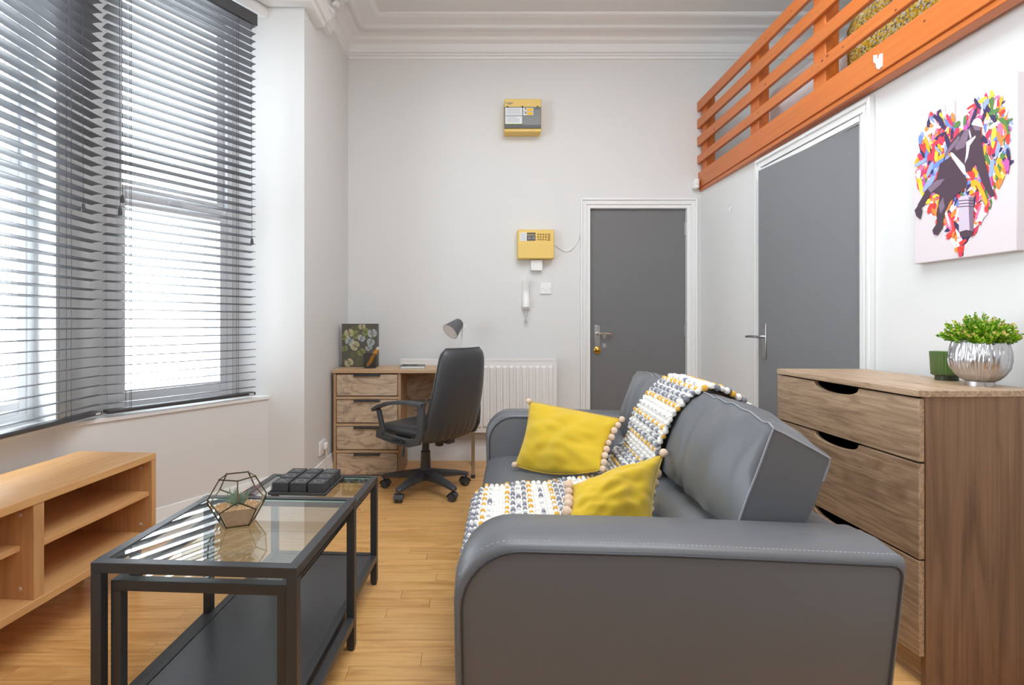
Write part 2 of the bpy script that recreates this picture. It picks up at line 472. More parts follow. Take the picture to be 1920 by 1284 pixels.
# moulding over the bay and its carved corbel
bp_ = [(0, 2.965), (0.055, 2.965), (0.062, 2.972), (0.062, 2.992), (0.08, 3.0), (0.085, 3.02), (0.085, 3.10), (0, 3.12)]
bm_ = MB(); sweep(bm_, [(-1.79, 0.92), (-1.79, 2.265), (-1.212, 3.175), (-1.0, 3.175), (-0.999, 3.40)], bp_, -1)
struct(bm_.build('trim_bay_moulding', plaster_m, sharp=50))
cb = MB()
for i in range(10):     # stepped console
    t = i / 9
    o_ = 0.03 + 0.10 * t ** 1.6 + 0.015 * math.sin(t * 9)
    cb.box((-1.0, 3.36 - 0.05 * t, 3.03 + 0.03 * i), (-1.0 + o_ + 0.02, 3.62 + 0.03 * t, 3.065 + 0.03 * i))
corb = struct(cb.build('trim_corbel', plaster_m, bevel=0.008))
lf = MB()
for i in range(26):
    t = random.random(); u_ = random.random()
    lf.ball((-0.985 + 0.05 + 0.10 * t ** 1.6, 3.33 + 0.3 * u_, 3.05 + 0.27 * t), random.uniform(0.012, 0.026), 7, 5, (1, 1.3, 0.8))
lf.build('carved_leafwork', plaster_m, corb, kind='stuff')

# skirting
sp = [(0, 0), (0.022, 0), (0.022, 0.105), (0.016, 0.112), (0.018, 0.13), (0.010, 0.15), (0.008, 0.165), (0, 0.168)]
for nm, path in (('baseboard_back', [(D1L - 0.075, YB), (-0.98, YB)]), ('baseboard_left', [P_BL, P_PC, P_S0, P_NOSE, P_N2]),
                 ('baseboard_back_right', [(XR, YB), (D1R + 0.08, YB)]), ('baseboard_right', [(XR, D2F + 0.08), (XR, YB)]), ('baseboard_right_near', [(XR, YR), (XR, D2N - 0.08)])):
    b_ = MB(); sweep(b_, path, sp, 1)
    struct(b_.build(nm, trim_m, sharp=50))

# window boards
sill = MB().prism([(P_S0[0] + 0.012, 3.18), (P_NOSE[0] + 0.012, P_NOSE[1]), (-1.778, 0.9), (-1.95, 0.9), (-1.95, 2.36), off(P_NOSE, 0.18), (-1.42, 3.18)], 0.63, 0.652)
struct(sill.build('trim_window_board', trim_m, bevel=0.004))


# ------------------------------------------------------------------ windows (sash frames, panes)
def window(name, A, B, z0, z1, zm, label):
    """frame in the upright plane from A to B; outside is left of A->B"""
    A = Vector(A); B = Vector(B); L_ = (B - A).length; d = (B - A).normalized(); nrm = Vector((-d.y, d.x))
    root = sempty(name, (A.x, A.y, z0), label); root.rotation_euler = (0, 0, math.atan2(d.y, d.x))
    H = z1 - z0; h = zm - z0
    fr = MB(); w = 0.045
    fr.box((0, 0.0, 0), (w, 0.07, H)).box((L_ - w, 0, 0), (L_, 0.07, H)).box((w, 0, 0), (L_ - w, 0.07, 0.04)).box((w, 0, H - 0.05), (L_ - w, 0.07, H))
    fr.build('window_frame', upvc_m, root, bevel=0.004)

    def sash(za, zb, y0, nm, lab):
        s_ = MB(); q = 0.042
        s_.box((w, y0, za), (w + q, y0 + 0.03, zb)).box((L_ - w - q, y0, za), (L_ - w, y0 + 0.03, zb))
        s_.box((w + q, y0, za), (L_ - w - q, y0 + 0.03, za + 0.055)).box((w + q, y0, zb - 0.055), (L_ - w - q, y0 + 0.03, zb))
        so = s_.build(nm, upvc_m, root, bevel=0.004)
        MB().box((w + q - 0.005, y0 + 0.012, za + 0.05), (L_ - w - q + 0.005, y0 + 0.018, zb - 0.05)).build('pane', win_glass, so, smooth=False)
        return so
    sash(0.04, h, 0.004, 'lower_sash', None)
    up = sash(h - 0.0, H - 0.05, 0.036, 'upper_sash', None)
    k = MB(); c = L_ / 2
    k.box((c - 0.035, -0.012, h - 0.012), (c + 0.035, 0.02, h + 0.008)).tube([(c - 0.01, -0.005, h + 0.012), (c + 0.03, -0.018, h + 0.018), (c + 0.055, -0.012, h + 0.012)], 0.008)
    k.build('sash_catch', upvc_m, root, bevel=0.003)
    return root


window('window_1', (-1.781, 2.60), (-1.418, 3.18), 0.652, 2.90, 1.73, 'white sash window in the splayed side of the bay')
window('window_2', (-1.93, 0.86), (-1.93, 2.36), 0.652, 2.90, 1.73, 'white sash window in the long side of the bay')


# ------------------------------------------------------------------ venetian blinds
def blind(label, A, B, zt, zb, cords, tassels):
    A = Vector(A); B = Vector(B); L_ = (B - A).length; d = (B - A).normalized()
    root = thing('venetian_blind', label, 'blind', (A.x, A.y, zb), math.atan2(d.y, d.x), 'grey venetian blinds in the bay')
    H = zt - zb
    hr = MB().box((0.004, -0.022, H - 0.055), (L_ - 0.004, 0.03, H)).build('headrail', blind_dark_m, root, bevel=0.003)
    MB().box((-0.004, -0.036, H - 0.062), (L_ + 0.004, -0.024, H + 0.006)).build('valance', blind_dark_m, root, bevel=0.004, label='glossy dark grey pelmet strip')
    MB().box((0, -0.026, 0), (L_, 0.026, 0.018)).build('bottom_rail', blind_dark_m, root, bevel=0.005)
    n = int(round((H - 0.09) / 0.0425))
    # shallow crowned slat, 50 mm deep
    prof = [(-0.025, 0.0), (-0.0125, 0.0022), (0, 0.003), (0.0125, 0.0022), (0.025, 0.0)]
    poly = prof + [(p, q - 0.0022) for p, q in prof[::-1]]
    sm = MB().extr(poly, 0.0, L_, lambda p, q, t: (t, p, q))
    first = None
    for i in range(n):
        z = 0.045 + i * (H - 0.11) / (n - 1)
        if first is None:
            first = sm.build('slat', blind_m, root, sharp=60); first.location = (0, 0, z)
        else: inst(first, (0, 0, z))
    for s_ in root.children:
        if s_.name.startswith('slat'): s_.rotation_euler = (R(random.uniform(-5.8, -4.4)), 0, 0)
    for x in cords:
        m = MB()
        for dy in (-0.026, 0.026): m.tube([(x, dy, 0.01), (x, dy, H - 0.05)], 0.0011, 5)
        m.tube([(x + 0.006, 0, 0.01), (x + 0.006, 0, H - 0.05)], 0.0011, 5)
        m.build('ladder_cord', cord_m, root)
    for x, zz in tassels:
        c = MB().tube([(x, -0.04, zz - zb), (x, -0.034, H - 0.05)], 0.0012, 5).build('pull_cord', cord_m, root)
        MB().lathe([(0.0, -0.022), (0.008, -0.02), (0.009, -0.005), (0.006, 0.012), (0.002, 0.018)], 10, (x, -0.04, zz - zb)).build('tassel', blind_dark_m, c)
    MB().box((L_ - 0.045, -0.0275, 0.005), (L_ - 0.015, -0.0255, 0.012)).build('rail_clip', white_plastic, root)
    return root


blind('grey slatted blind over the splayed window, right of the bay corner', (-1.680, 2.442), (-1.270, 3.097), 2.86, 0.668,
      (0.10, 0.66), ((0.045, 1.60), (0.055, 1.66), (0.735, 1.55)))
blind('grey slatted blind over the long bay window at the left edge', (-1.705, 1.00), (-1.705, 2.425), 2.86, 0.668,
      (0.20, 0.80, 1.235), ((1.285, 1.58),))


# ------------------------------------------------------------------ doors
def lever_handle(parent, m, sgn, plate_h=0.17, latch=False):
    """m maps local (along door, out, z) to parent space"""
    def bx(mb, a, b):
        vs = [m(Vector((x, y_, z))) for z in (a[2], b[2]) for x, y_ in ((a[0], a[1]), (b[0], a[1]), (b[0], b[1]), (a[0], b[1]))]
        mb.add(vs, [(3, 2, 1, 0), (4, 5, 6, 7), (0, 1, 5, 4), (1, 2, 6, 5), (2, 3, 7, 6), (3, 0, 4, 7)])
    p = MB(); bx(p, (-0.021, 0.0, -plate_h * 0.62), (0.021, 0.007, plate_h * 0.38))
    h = p.build('door_handle', steel_m, parent, bevel=0.003)
    q = MB(); q.tube([m(Vector((0, 0.005, 0))), m(Vector((0, 0.045, 0)))], 0.009, 10)
    q.tube([m(Vector((-0.004 * sgn, 0.045, 0))), m(Vector((0.06 * sgn, 0.047, 0.002))), m(Vector((0.118 * sgn, 0.043, -0.001)))], [0.009, 0.0085, 0.0075], 10)
    q.build('lever', chrome_m, h)
    return h


# door 1, in the back wall
d1 = sempty('door_1', (D1L, YB, 0), 'dark grey flush door in the back wall, with a brass lock')
w1 = D1R - D1L
MB().box((0.0, 0.018, 0.004), (w1, 0.058, D1T)).build('door_leaf', door_m, d1, bevel=0.002)
MB().box((-0.012, 0.0, 0), (0.0, 0.13, D1T + 0.012)).box((w1, 0, 0), (w1 + 0.012, 0.13, D1T + 0.012)).box((0, 0, D1T), (w1, 0.13, D1T + 0.012)).box((-0.01, 0.06, 0), (w1 + 0.01, 0.075, D1T + 0.01)).build('door_lining', trim_m, d1)
ar = MB()
for o0, o1, t in ((0.0, 0.028, 0.014), (0.028, 0.040, 0.022), (0.040, 0.062, 0.018), (0.062, 0.078, 0.028)):
    ar.box((-o1, -t, 0), (-o0, 0, D1T + o1)).box((w1 + o0, -t, 0), (w1 + o1, 0, D1T + o1)).box((-o0, -t, D1T + o0), (w1 + o0, 0, D1T + o1))
ar.build('architrave', trim_m, d1, bevel=0.003)
for hz in (1.83, 1.02):
    hg = MB().tube([(w1 + 0.002, 0.010, hz - 0.05), (w1 + 0.002, 0.010, hz + 0.05)], 0.007, 8)
    for q in range(4): hg.tube([(w1 + 0.002, 0.010, hz - 0.05 + 0.026 * q), (w1 + 0.002, 0.010, hz - 0.046 + 0.026 * q)], 0.0085, 8)
    hg.box((w1 - 0.012, 0.012, hz - 0.05), (w1 + 0.001, 0.0185, hz + 0.05))
    hg.build('hinge', steel_m, d1)
lever_handle(d1, lambda v: Vector((0.062 + v.x, 0.018 - v.y, 1.00 + v.z)), 1)
MB().lathe([(0.0, 0), (0.028, 0), (0.028, 0.008), (0.020, 0.012), (0.017, 0.03), (0.008, 0.034), (0, 0.034)], 20, (0.062, 0.018, 0.868), Matrix.Rotation(PI / 2, 3, 'X')).build('lock', brass_m, d1, label='round brass rim lock')
st = MB()
for zz in (0.975, 0.905): st.box((0.105, 0.0165, zz - 0.016), (0.132, 0.0182, zz + 0.016))
st.build('sticker', mat('faded_sticker', S(150, 152, 150), 0.5), d1)

# door 2, in the right wall, standing very slightly ajar
d2 = sempty('door_2', (XR, D2N, 0), 'mid grey flush door in the right wall under the mezzanine')
aj = R(4.5)
leaf_w = 0.798


def d2m(v):   # v.x from the free edge towards the hinge, v.y out into the room, z
    r = leaf_w - v.x
    return Vector((0.008 - math.sin(aj) * r - math.cos(aj) * v.y, math.cos(aj) * r - math.sin(aj) * v.y, v.z))


lm = MB()
vs = [d2m(Vector((x, y_, z))) for z in (0.004, D2T - 0.004) for x, y_ in ((0, -0.04), (leaf_w, -0.04), (leaf_w, 0), (0, 0))]
lm.add(vs, [(3, 2, 1, 0), (4, 5, 6, 7), (0, 1, 5, 4), (1, 2, 6, 5), (2, 3, 7, 6), (3, 0, 4, 7)])
lm.build('door_leaf', mat('door_grey_paint_light', S(120, 121, 124), 0.45, bump=0.05, bscale=150, var=0.03, vscale=4), d2, bevel=0.002)
lever_handle(d2, lambda v: d2m(Vector((0.062 + v.x, v.y, 1.0 + v.z))), -1, 0.215)
a2 = MB()
LW = D2F - D2N
for o0, o1, t in ((0.0, 0.030, 0.012), (0.030, 0.042, 0.020), (0.042, 0.064, 0.016), (0.064, 0.082, 0.028)):
    a2.box((-t, -o1, 0), (0, -o0, D2T + o1)).box((-t, LW + o0, 0), (0, LW + o1, D2T + o1)).box((-t, -o0, D2T + o0), (0, LW + o0, D2T + o1))
a2.build('architrave', trim_m, d2, bevel=0.003)
MB().box((0, -0.006, 0), (0.12, 0.004, D2T)).box((0, LW - 0.004, 0), (0.12, LW + 0.006, D2T)).box((0, 0, D2T - 0.003), (0.12, LW, D2T + 0.008)).box((0.075, 0, 0), (0.09, LW, D2T)).build('door_lining', trim_m, d2)
for hz in (1.78, 1.07, 0.25):
    hg = MB().tube([(-0.002, 0.002, hz - 0.05), (-0.002, 0.002, hz + 0.05)], 0.007, 8)
    hg.box((-0.004, -0.014, hz - 0.05), (0.001, 0.012, hz + 0.05))
    hg.build('hinge', steel_m, d2)

# ------------------------------------------------------------------ mezzanine railing
rdir = math.atan2(1, 0.031) - PI / 2     # turns local Y to run along the rail
rail = thing('mezzanine_railing', 'orange varnished pine railing of level boards along the mezzanine edge', 'railing', (1.822, YB - 0.002, 2.12), rdir)
LR = YB - YR - 0.05
MB().box((-0.035, -LR, 0.026), (0.012, 0, 0.150)).build('fascia_board', orange_m, rail, bevel=0.004)
MB().box((-0.025, -LR, 0.0), (0.03, 0, 0.026)).build('ledger_board', orange_m, rail, bevel=0.003)
for z0, z1 in ((0.632, 0.708), (0.497, 0.569), (0.358, 0.429), (0.218, 0.280)):
    b_ = MB().box((-0.042, -LR, 0), (-0.018, 0, z1 - z0)).build('rail_board', orange_m, rail, bevel=0.004); b_.location = (0, 0, z0)
scr = MB()
post0 = None
for yy in (0.07, 0.86, 1.52, 2.30, 3.1, 3.9):
    if post0 is None:
        post0 = MB().box((-0.018, -0.05, 0.0), (0.05, 0.05, 0.69)).build('post', orange_v, rail, bevel=0.004); post0.location = (0, -yy, 0.02)
    else: inst(post0, (0, -yy, 0.02))
    for z_ in (0.25, 0.39, 0.53, 0.67):
        for dx in (-0.025, 0.02): scr.ball((-0.0425, -yy + dx, z_ + random.uniform(-0.01, 0.01)), 0.004, 6, 4, (0.4, 1, 1))
scr.build('screw_heads', steel_m, rail, kind='stuff')
kn = MB()
for i in range(22):
    yy = random.uniform(0.2, 3.2); z_, x_ = random.choice(((0.10, -0.0352), (0.25, -0.0422), (0.39, -0.0422), (0.53, -0.0422), (0.67, -0.0422)))
    kn.ball((x_, -yy, z_ + random.uniform(-0.02, 0.02)), random.uniform(0.004, 0.007), 8, 4, (0.08, 1.5, 1))
kn.build('knots', knot_m, rail, kind='stuff')
# white flake left on the fascia
FX = 1.795


def onx(px, py, X):
    Y = X / ((px - CX) / F); return (Y, EYE - (py - CY) * Y / F)


fx = 1.822 - 0.036 - 0.031 * (YB - 2.34)
hk = [onx(px, py, fx) for px, py in ((1640, 104), (1645, 103), (1645, 111), (1648, 112), (1651, 102), (1656, 100), (1656, 124), (1650, 130), (1646, 128), (1644, 119), (1640, 116))]
flake = MB().extr(hk, fx - 0.004, fx + 0.001, lambda p, q, t: (t, p, q)).build('adhesive_hook', white_plastic)
flake.location.x = -0.002
tag(flake, 'small broken white hook stuck on the orange fascia board', 'hook')

# bed up there
mt = MB()
mt.box((1.93, -0.2, 2.243), (3.25, 3.50, 2.60))
mo = mt.build('mattress', mat('white_bed_linen', S(238, 238, 240), 0.8, bump=0.3, bscale=12), None, bevel=0.06, seg=4)
tag(mo, 'white bed mattress lying on the mezzanine behind the railing', 'mattress')
bl = MB(); rows = []
for i in range(70):
    yy = 0.4 + 2.3 * i / 69; r_ = []
    for k, (x, z) in enumerate([(1.912, 2.245), (1.905, 2.34), (1.90, 2.45), (1.905, 2.56), (1.93, 2.62), (2.0, 2.64), (2.3, 2.645), (2.8, 2.645)]):
        w_ = 0.012 * noise.noise((yy * 7, k * 0.9, 0))
        r_.append(Vector((x + w_ - 0.004, yy, z + w_)))
    rows.append(r_)
bl.grid(rows)
bk = bpy.data.materials.new('mustard_fleck_knit'); bk.use_nodes = True
nt = bk.node_tree; b_ = nt.nodes['Principled BSDF']; b_.inputs['Roughness'].default_value = 0.9
tc = nt.nodes.new('ShaderNodeTexCoord'); vo = nt.nodes.new('ShaderNodeTexVoronoi'); vo.inputs['Scale'].default_value = 100
nt.links.new(tc.outputs['Object'], vo.inputs['Vector'])
cr = nt.nodes.new('ShaderNodeValToRGB'); e = cr.color_ramp; e.interpolation = 'CONSTANT'
e.elements[0].position = 0; e.elements[0].color = S(232, 190, 44)
for ps, c_ in ((0.30, S(244, 222, 120)), (0.55, S(214, 172, 40)), (0.68, S(235, 232, 215)), (0.84, S(150, 150, 130))):
    q = e.elements.new(ps); q.color = c_
e.elements[-1].color = S(150, 150, 130)
sx = nt.nodes.new('ShaderNodeSeparateColor'); nt.links.new(vo.outputs['Color'], sx.inputs[0]); nt.links.new(sx.outputs[0], cr.inputs[0])
nt.links.new(cr.outputs[0], b_.inputs['Base Color'])
bp2 = nt.nodes.new('ShaderNodeBump'); bp2.invert = True; bp2.inputs['Distance'].default_value = 0.01; nt.links.new(vo.outputs['Distance'], bp2.inputs['Height']); nt.links.new(bp2.outputs['Normal'], b_.inputs['Normal'])
bo = bl.build('bed_blanket', bk); sol = bo.modifiers.new('s', 'SOLIDIFY'); sol.thickness = 0.008
tag(bo, 'chunky mustard and grey flecked blanket draped over the mezzanine bed', 'blanket')

# ------------------------------------------------------------------ wall fittings on the back wall


def bw(px0, py0, px1, py1, Y):    # rect on plane Y -> x0,x1,z0,z1
    a = W(px0, py1, Y); b = W(px1, py0, Y); return a.x, b.x, a.z, b.z


def plate(mb, px0, py0, px1, py1, Yf, Yb):
    x0, x1, z0, z1 = bw(px0, py0, px1, py1, Yf); return mb.box((x0, Yf, z0), (x1, Yb, z1))


YF = 4.11
x0, x1, z0, z1 = bw(946, 185, 1015, 247, YF)
fb = thing('fuse_box', 'yellowed consumer unit with smoked grey cover high on the back wall', 'fuse box', ((x0 + x1) / 2, YB, z0))


def wbld(mb, nm, m, root, **k): return mb.build(nm, m, root, world=True, **k)


wbld(plate(MB(), 946, 185, 1015, 247, YF, YB), 'casing', yellow_plastic, fb, bevel=0.006)
cv = wbld(plate(plate(MB(), 945.5, 200, 1014.5, 240, YF - 0.012, YF + 0.002), 945.5, 200, 1014.5, 204, YF - 0.016, YF), 'cover', grey_plastic, fb, bevel=0.003)
wbld(plate(MB(), 946, 234, 1014, 239.5, YF - 0.015, YF), 'cover_lip', dark_plastic, fb)
lb = MB(); plate(lb, 947.5, 202, 979, 233, YF - 0.0175, YF - 0.0165)
lb.cur = 1
for yy in (204, 206.5, 209, 211.5, 214): plate(lb, 950, yy, 976, yy + 0.5, YF - 0.019, YF - 0.017)
for yy in (220, 222.5, 225, 228): plate(lb, 950, yy, 974 if yy != 220 else 968, yy + 0.6, YF - 0.019, YF - 0.017)
lb.cur = 2; plate(lb, 948, 217, 978.5, 217.8, YF - 0.019, YF - 0.017)
lb.cur = 3; plate(lb, 947.5, 232, 979, 233.2, YF - 0.019, YF - 0.017)
wbld(lb, 'printed_label', [paper_m, ink_soft, ink_m, ink_green], fb)
for yy in (202.2, 209.6):
    wl = MB(); plate(wl, 981, yy, 1000, yy + 6.6, YF - 0.0175, YF - 0.0165); wl.cur = 1; plate(wl, 988, yy + 0.8, 999, yy + 5.6, YF - 0.019, YF - 0.017)
    wl.cur = 2; a_ = W(983.3, yy + 5.3, YF); b__ = W(986.9, yy + 5.3, YF); c_ = W(985.1, yy + 1.3, YF)
    wl.poly([(a_.x, YF - 0.019, a_.z), (b__.x, YF - 0.019, b__.z), (c_.x, YF - 0.019, c_.z)])
    wbld(wl, 'warning_label', [paper_m, label_yellow, ink_m], fb)


def text(body, size, loc, rot, m, parent, name='lettering', ext=0.0006):
    cu = bpy.data.curves.new(name, 'FONT'); cu.body = body; cu.size = size; cu.extrude = ext; cu.resolution_u = 3
    tmp = bpy.data.objects.new('t', cu); COL.objects.link(tmp)
    dg = bpy.context.evaluated_depsgraph_get(); me = bpy.data.meshes.new_from_object(tmp.evaluated_get(dg))
    bpy.data.objects.remove(tmp)
    me.name = name; me.materials.clear(); me.materials.append(m)
    o = bpy.data.objects.new(name, me); COL.objects.link(o); o.rotation_euler = rot; o.location = Vector(loc) - parent.location; o.parent = parent
    return o


t0 = W(948, 195, YF); text('hager', 0.028, (t0.x, YF - 0.0015, t0.z), (PI / 2, 0, 0), mat('ink_blue', S(110, 120, 150), 0.6), fb)
kn_ = MB()
for px in (951.5, 979.5, 1008): plate(kn_, px - 1.4, 198.6, px + 1.4, 201, YF - 0.020, YF)
wbld(kn_, 'cover_hinges', ink_m, fb)

YA = 4.14
x0, x1, z0, z1 = bw(971, 430, 1039, 485, YA)
al = thing('alarm_keypad', 'yellowed alarm keypad panel on the back wall above a white junction box', 'alarm panel', ((x0 + x1) / 2, YB, z0))
wbld(plate(MB(), 971, 430, 1039, 485, YA, YB), 'casing', yellow_plastic, al, bevel=0.006)
wbld(plate(MB(), 972, 456, 1038.5, 484, YA - 0.006, YA + 0.002), 'lower_flap', yellow_plastic, al, bevel=0.003)
s1 = MB(); plate(s1, 975, 436, 987.5, 451.5, YA - 0.002, YA); s1.cur = 1
for yy in (438.5, 441, 443.5, 446, 448.5): plate(s1, 976.5, yy, 986, yy + 0.5, YA - 0.003, YA)
wbld(s1, 'printed_label', [paper_m, ink_soft], al)
s2 = MB(); plate(s2, 988, 436, 1004, 439.5, YA - 0.003, YA); plate(s2, 988, 441, 1004, 451, YA - 0.003, YA); s2.cur = 1
for yy in (444.2, 447.3): plate(s2, 990, yy, 995.5, yy + 0.6, YA - 0.004, YA); plate(s2, 998, yy, 1003, yy + 0.6, YA - 0.004, YA)
wbld(s2, 'display', [dark_plastic, paper_m], al)
for r_ in range(3):
    for c_ in range(4):
        px, py = 1009 + 4.75 * c_, 439.4 + 4.75 * r_
        p_ = W(px, py, YA)
        MB().lathe([(0.0065, 0), (0.0065, 0.004), (0.004, 0.006), (0, 0.006)], 10, (p_.x, YA, p_.z), Matrix.Rotation(PI / 2, 3, 'X')).build('key', key_m, al, world=True)
for r_ in range(4):
    wbld(plate(MB(), 1027, 437.8 + 3.6 * r_, 1031.8, 439.6 + 3.6 * r_, YA - 0.005, YA), 'key', key_m, al)
jb = MB(); plate(jb, 995.5, 487, 1017, 507, 4.175, YB)
jo = jb.build('junction_box', white_plastic, None, bevel=0.003, origin=True); tag(jo, 'small white junction box directly under the yellow alarm panel', 'junction box')


def onwall_screws(parent, pts, Y):
    m = MB()
    for px, py in pts:
        p_ = W(px, py, Y); m.lathe([(0.004, 0), (0.004, 0.001), (0, 0.0012)], 8, (p_.x, Y, p_.z), Matrix.Rotation(PI / 2, 3, 'X'))
    return wbld(m, 'screws', steel_m, parent)


onwall_screws(jo, ((1000, 496.5), (1012.8, 496.5)), 4.174)
sw = MB(); plate(sw, 1013.5, 530, 1034, 551, 4.208, YB)
so = sw.build('wall_switch', white_plastic, None, bevel=0.002, origin=True); tag(so, 'white fused switch plate right of the entry phone', 'switch')
wbld(plate(MB(), 1021.5, 537, 1026, 543.5, 4.202, 4.21), 'rocker', white_plastic, so, bevel=0.001)
onwall_screws(so, ((1017, 540.5), (1031, 540.5)), 4.207)
# cable from the alarm panel to the door frame
cpts = [W(x_, y_, 4.212) for x_, y_ in ((1040, 459), (1046, 463), (1054, 469), (1062, 471.5), (1070, 469), (1078, 461), (1084, 449), (1087.5, 436), (1089.5, 425))]
tag(MB().tube(cpts, 0.0032, 6).build('alarm_cable', white_plastic), 'thin white cable looping from the alarm panel to the door frame', 'cable')
# entry phone
ip = thing('entry_phone', 'white wall handset with a hanging curly cord', 'entry phone', (W(985, 577, YB).x, YB, W(985, 577, YB).z))
rows = []
for i in range(12):
    t = i / 11; z_ = W(985, 576 - 54 * t, YB).z; hw = 0.031 * (1 - 0.12 * t) * (1 if t < 0.9 else math.sqrt(max(0.05, 1 - ((t - 0.9) / 0.1) ** 2)))
    dp = 0.05 + 0.012 * math.cos(t * 2 * PI)
    rows.append([Vector((W(985.5, 0, YB).x + hw * cx_, YB - dp * cy_, z_)) for cx_, cy_ in ((-1, 0), (-1, 0.5), (-0.8, 0.85), (-0.4, 1), (0.4, 1), (0.8, 0.85), (1, 0.5), (1, 0))])
hb = MB().grid(rows, closed=True); hb.poly(rows[0][::-1]); hb.poly(rows[-1])
wbld(hb, 'handset', white_plastic, ip)
wbld(plate(MB(), 980, 560, 994, 580, 4.19, YB), 'wall_base', white_plastic, ip, bevel=0.003)
cc = []
for i in range(120):
    t = i / 119; a = t * 2 * PI * 22
    px = 982 + (6 * math.sin(t * PI) if t < 0.5 else 6 * math.sin(t * PI)); py = 577 + 28 * math.sin(t * PI)
    if t > 0.5: px = 982 + 6 - 6 * math.sin(t * PI) + 3
    b0 = W(px, py, 4.19); cc.append(b0 + Vector((0.004 * math.cos(a), 0.004 * math.sin(a), 0)))
wbld(MB().tube(cc, 0.0018, 5), 'curly_cord', mat('cord_grey', S(190, 190, 192), 0.5), ip)
# movement sensor in the corner
sn = MB().box((1.735, 4.15, 2.135), (1.772, 4.215, 2.21)); sno = sn.build('motion_sensor', white_plastic, None, bevel=0.008, origin=True)
tag(sno, 'small white sensor box in the corner under the railing end', 'sensor')
sl = MB().lathe([(0.014, 0), (0.012, 0.006), (0, 0.008)], 12, (1.753, 4.15, 2.175), Matrix.Rotation(PI / 2, 3, 'X')); wbld(sl, 'lens', white_plastic, sno)
# hook on the right wall
hy, hz_ = onx(1371, 392, XR)
tag(MB().tube([(XR - 0.001, hy, hz_ + 0.015), (XR - 0.012, hy, hz_), (XR - 0.012, hy, hz_ - 0.015), (XR - 0.02, hy, hz_ - 0.01)], 0.003, 6).build('wall_hook', white_plastic), 'tiny white hook on the wall between the two doors', 'hook')

# socket low on the left wall, with plug and lead
yS = 3.52; xS = -0.98 - 0.0192 * (YB - yS)
sk = thing('wall_socket', 'white wall socket low beside the desk with a plug in it', 'socket', (xS, yS, 0.22))
MB().box((0, -0.07, 0), (0.012, 0.07, 0.088)).build('face_plate', white_plastic, sk, bevel=0.003)
MB().box((0.012, 0.0, 0.025), (0.034, 0.05, 0.07)).build('plug', white_plastic, sk, bevel=0.008)
tag(MB().tube([(xS + 0.025, yS + 0.025, 0.25), (xS + 0.025, yS + 0.03, 0.20), (xS + 0.02, yS + 0.06, 0.12), (xS + 0.015, yS + 0.12, 0.06), (xS + 0.02, yS + 0.17, 0.05)], 0.0035, 6).build('power_lead', white_plastic), 'white lead dropping from the low socket behind the desk', 'cable')

# ------------------------------------------------------------------ radiator
rd = thing('radiator', 'white ribbed panel radiator on the back wall behind the desk and chair', 'radiator', (0.05, 4.14, 0.24))
RX0, RX1, RH = -0.598, 0.596, 0.555
pitch = (RX1 - RX0 - 0.04) / 23
prof = [(RX0, 0)]
x = RX0 + 0.02
for i in range(23):
    prof += [(x + 0.008, 0), (x + 0.016, -0.016), (x + pitch - 0.010, -0.016), (x + pitch - 0.002, 0)]; x += pitch
prof.append((RX1, 0))
rows = []
for z_, k_ in ((0, 0), (0.035, 0), (0.05, 1), (RH - 0.055, 1), (RH - 0.04, 0), (RH, 0)):
    rows.append([Vector((px, -0.035 + py * k_, z_)) for px, py in prof])
MB().grid(rows).build('front_panel', rad_m, rd, sharp=25)
MB().box((RX0 + 0.002, -0.0345, 0.004), (RX1 - 0.002, 0.02, RH - 0.006)).build('back_panel', rad_m, rd)
gm = MB()
gm.box((RX0 - 0.002, -0.038, RH - 0.004), (RX1 + 0.002, -0.026, RH + 0.012)).box((RX0 - 0.002, 0.016, RH - 0.004), (RX1 + 0.002, 0.026, RH + 0.012))
for i in range(60): xx = RX0 + (RX1 - RX0) * i / 59; gm.box((xx - 0.002, -0.03, RH), (xx + 0.002, 0.02, RH + 0.009))
gm.box((RX1, -0.038, 0), (RX1 + 0.006, 0.026, RH + 0.01)).box((RX0 - 0.006, -0.038, 0), (RX0, 0.026, RH + 0.01))
gm.build('top_grille', rad_m, rd)
tp = MB().tube([(RX1 - 0.03, -0.005, 0), (RX1 - 0.03, -0.005, -0.06), (RX1 - 0.03, -0.005, -0.236)], 0.008, 8)
tp.tube([(RX1 - 0.03, -0.005, -0.03), (RX1 - 0.03, -0.005, -0.07)], 0.014, 10).tube([(RX0 + 0.03, -0.005, 0), (RX0 + 0.03, -0.005, -0.236)], 0.008, 8)
tp.box((-0.2, 0.02, 0.1), (-0.16, 0.075, 0.14)).box((0.2, 0.02, 0.1), (0.24, 0.075, 0.14))
tp.build('pipework', rad_m, rd)

# ------------------------------------------------------------------ desk
DX0, DX1, DY0, DY1, DZ = -0.965, 0.03, 3.71, 4.085, 0.76
dk = thing('desk', 'oak-effect desk with four drawers and a chrome leg, in the far left corner', 'desk', (DX0, DY0, 0))
dw = DX1 - DX0; dd = DY1 - DY0; UW = 0.47
MB().box((-0.006, -0.012, DZ - 0.026), (dw, dd, DZ)).build('desk_top', desk_m, dk, bevel=0.003)
MB().box((0, 0, 0), (0.02, dd, DZ - 0.026)).build('side_panel', desk_v, dk, bevel=0.001)
MB().box((UW - 0.02, 0, 0), (UW, dd, DZ - 0.026)).build('side_panel', desk_v, dk, bevel=0.001)
MB().box((0.02, dd - 0.012, 0), (UW - 0.02, dd - 0.002, DZ - 0.026)).build('back_panel', desk_v, dk)
MB().box((0.02, 0.004, 0), (UW - 0.02, dd - 0.012, 0.022)).build('base_board', desk_m, dk)
MB().box((UW, dd - 0.03, 0.50), (dw - 0.03, dd - 0.014, DZ - 0.026)).build('modesty_panel', rustic_m, dk)
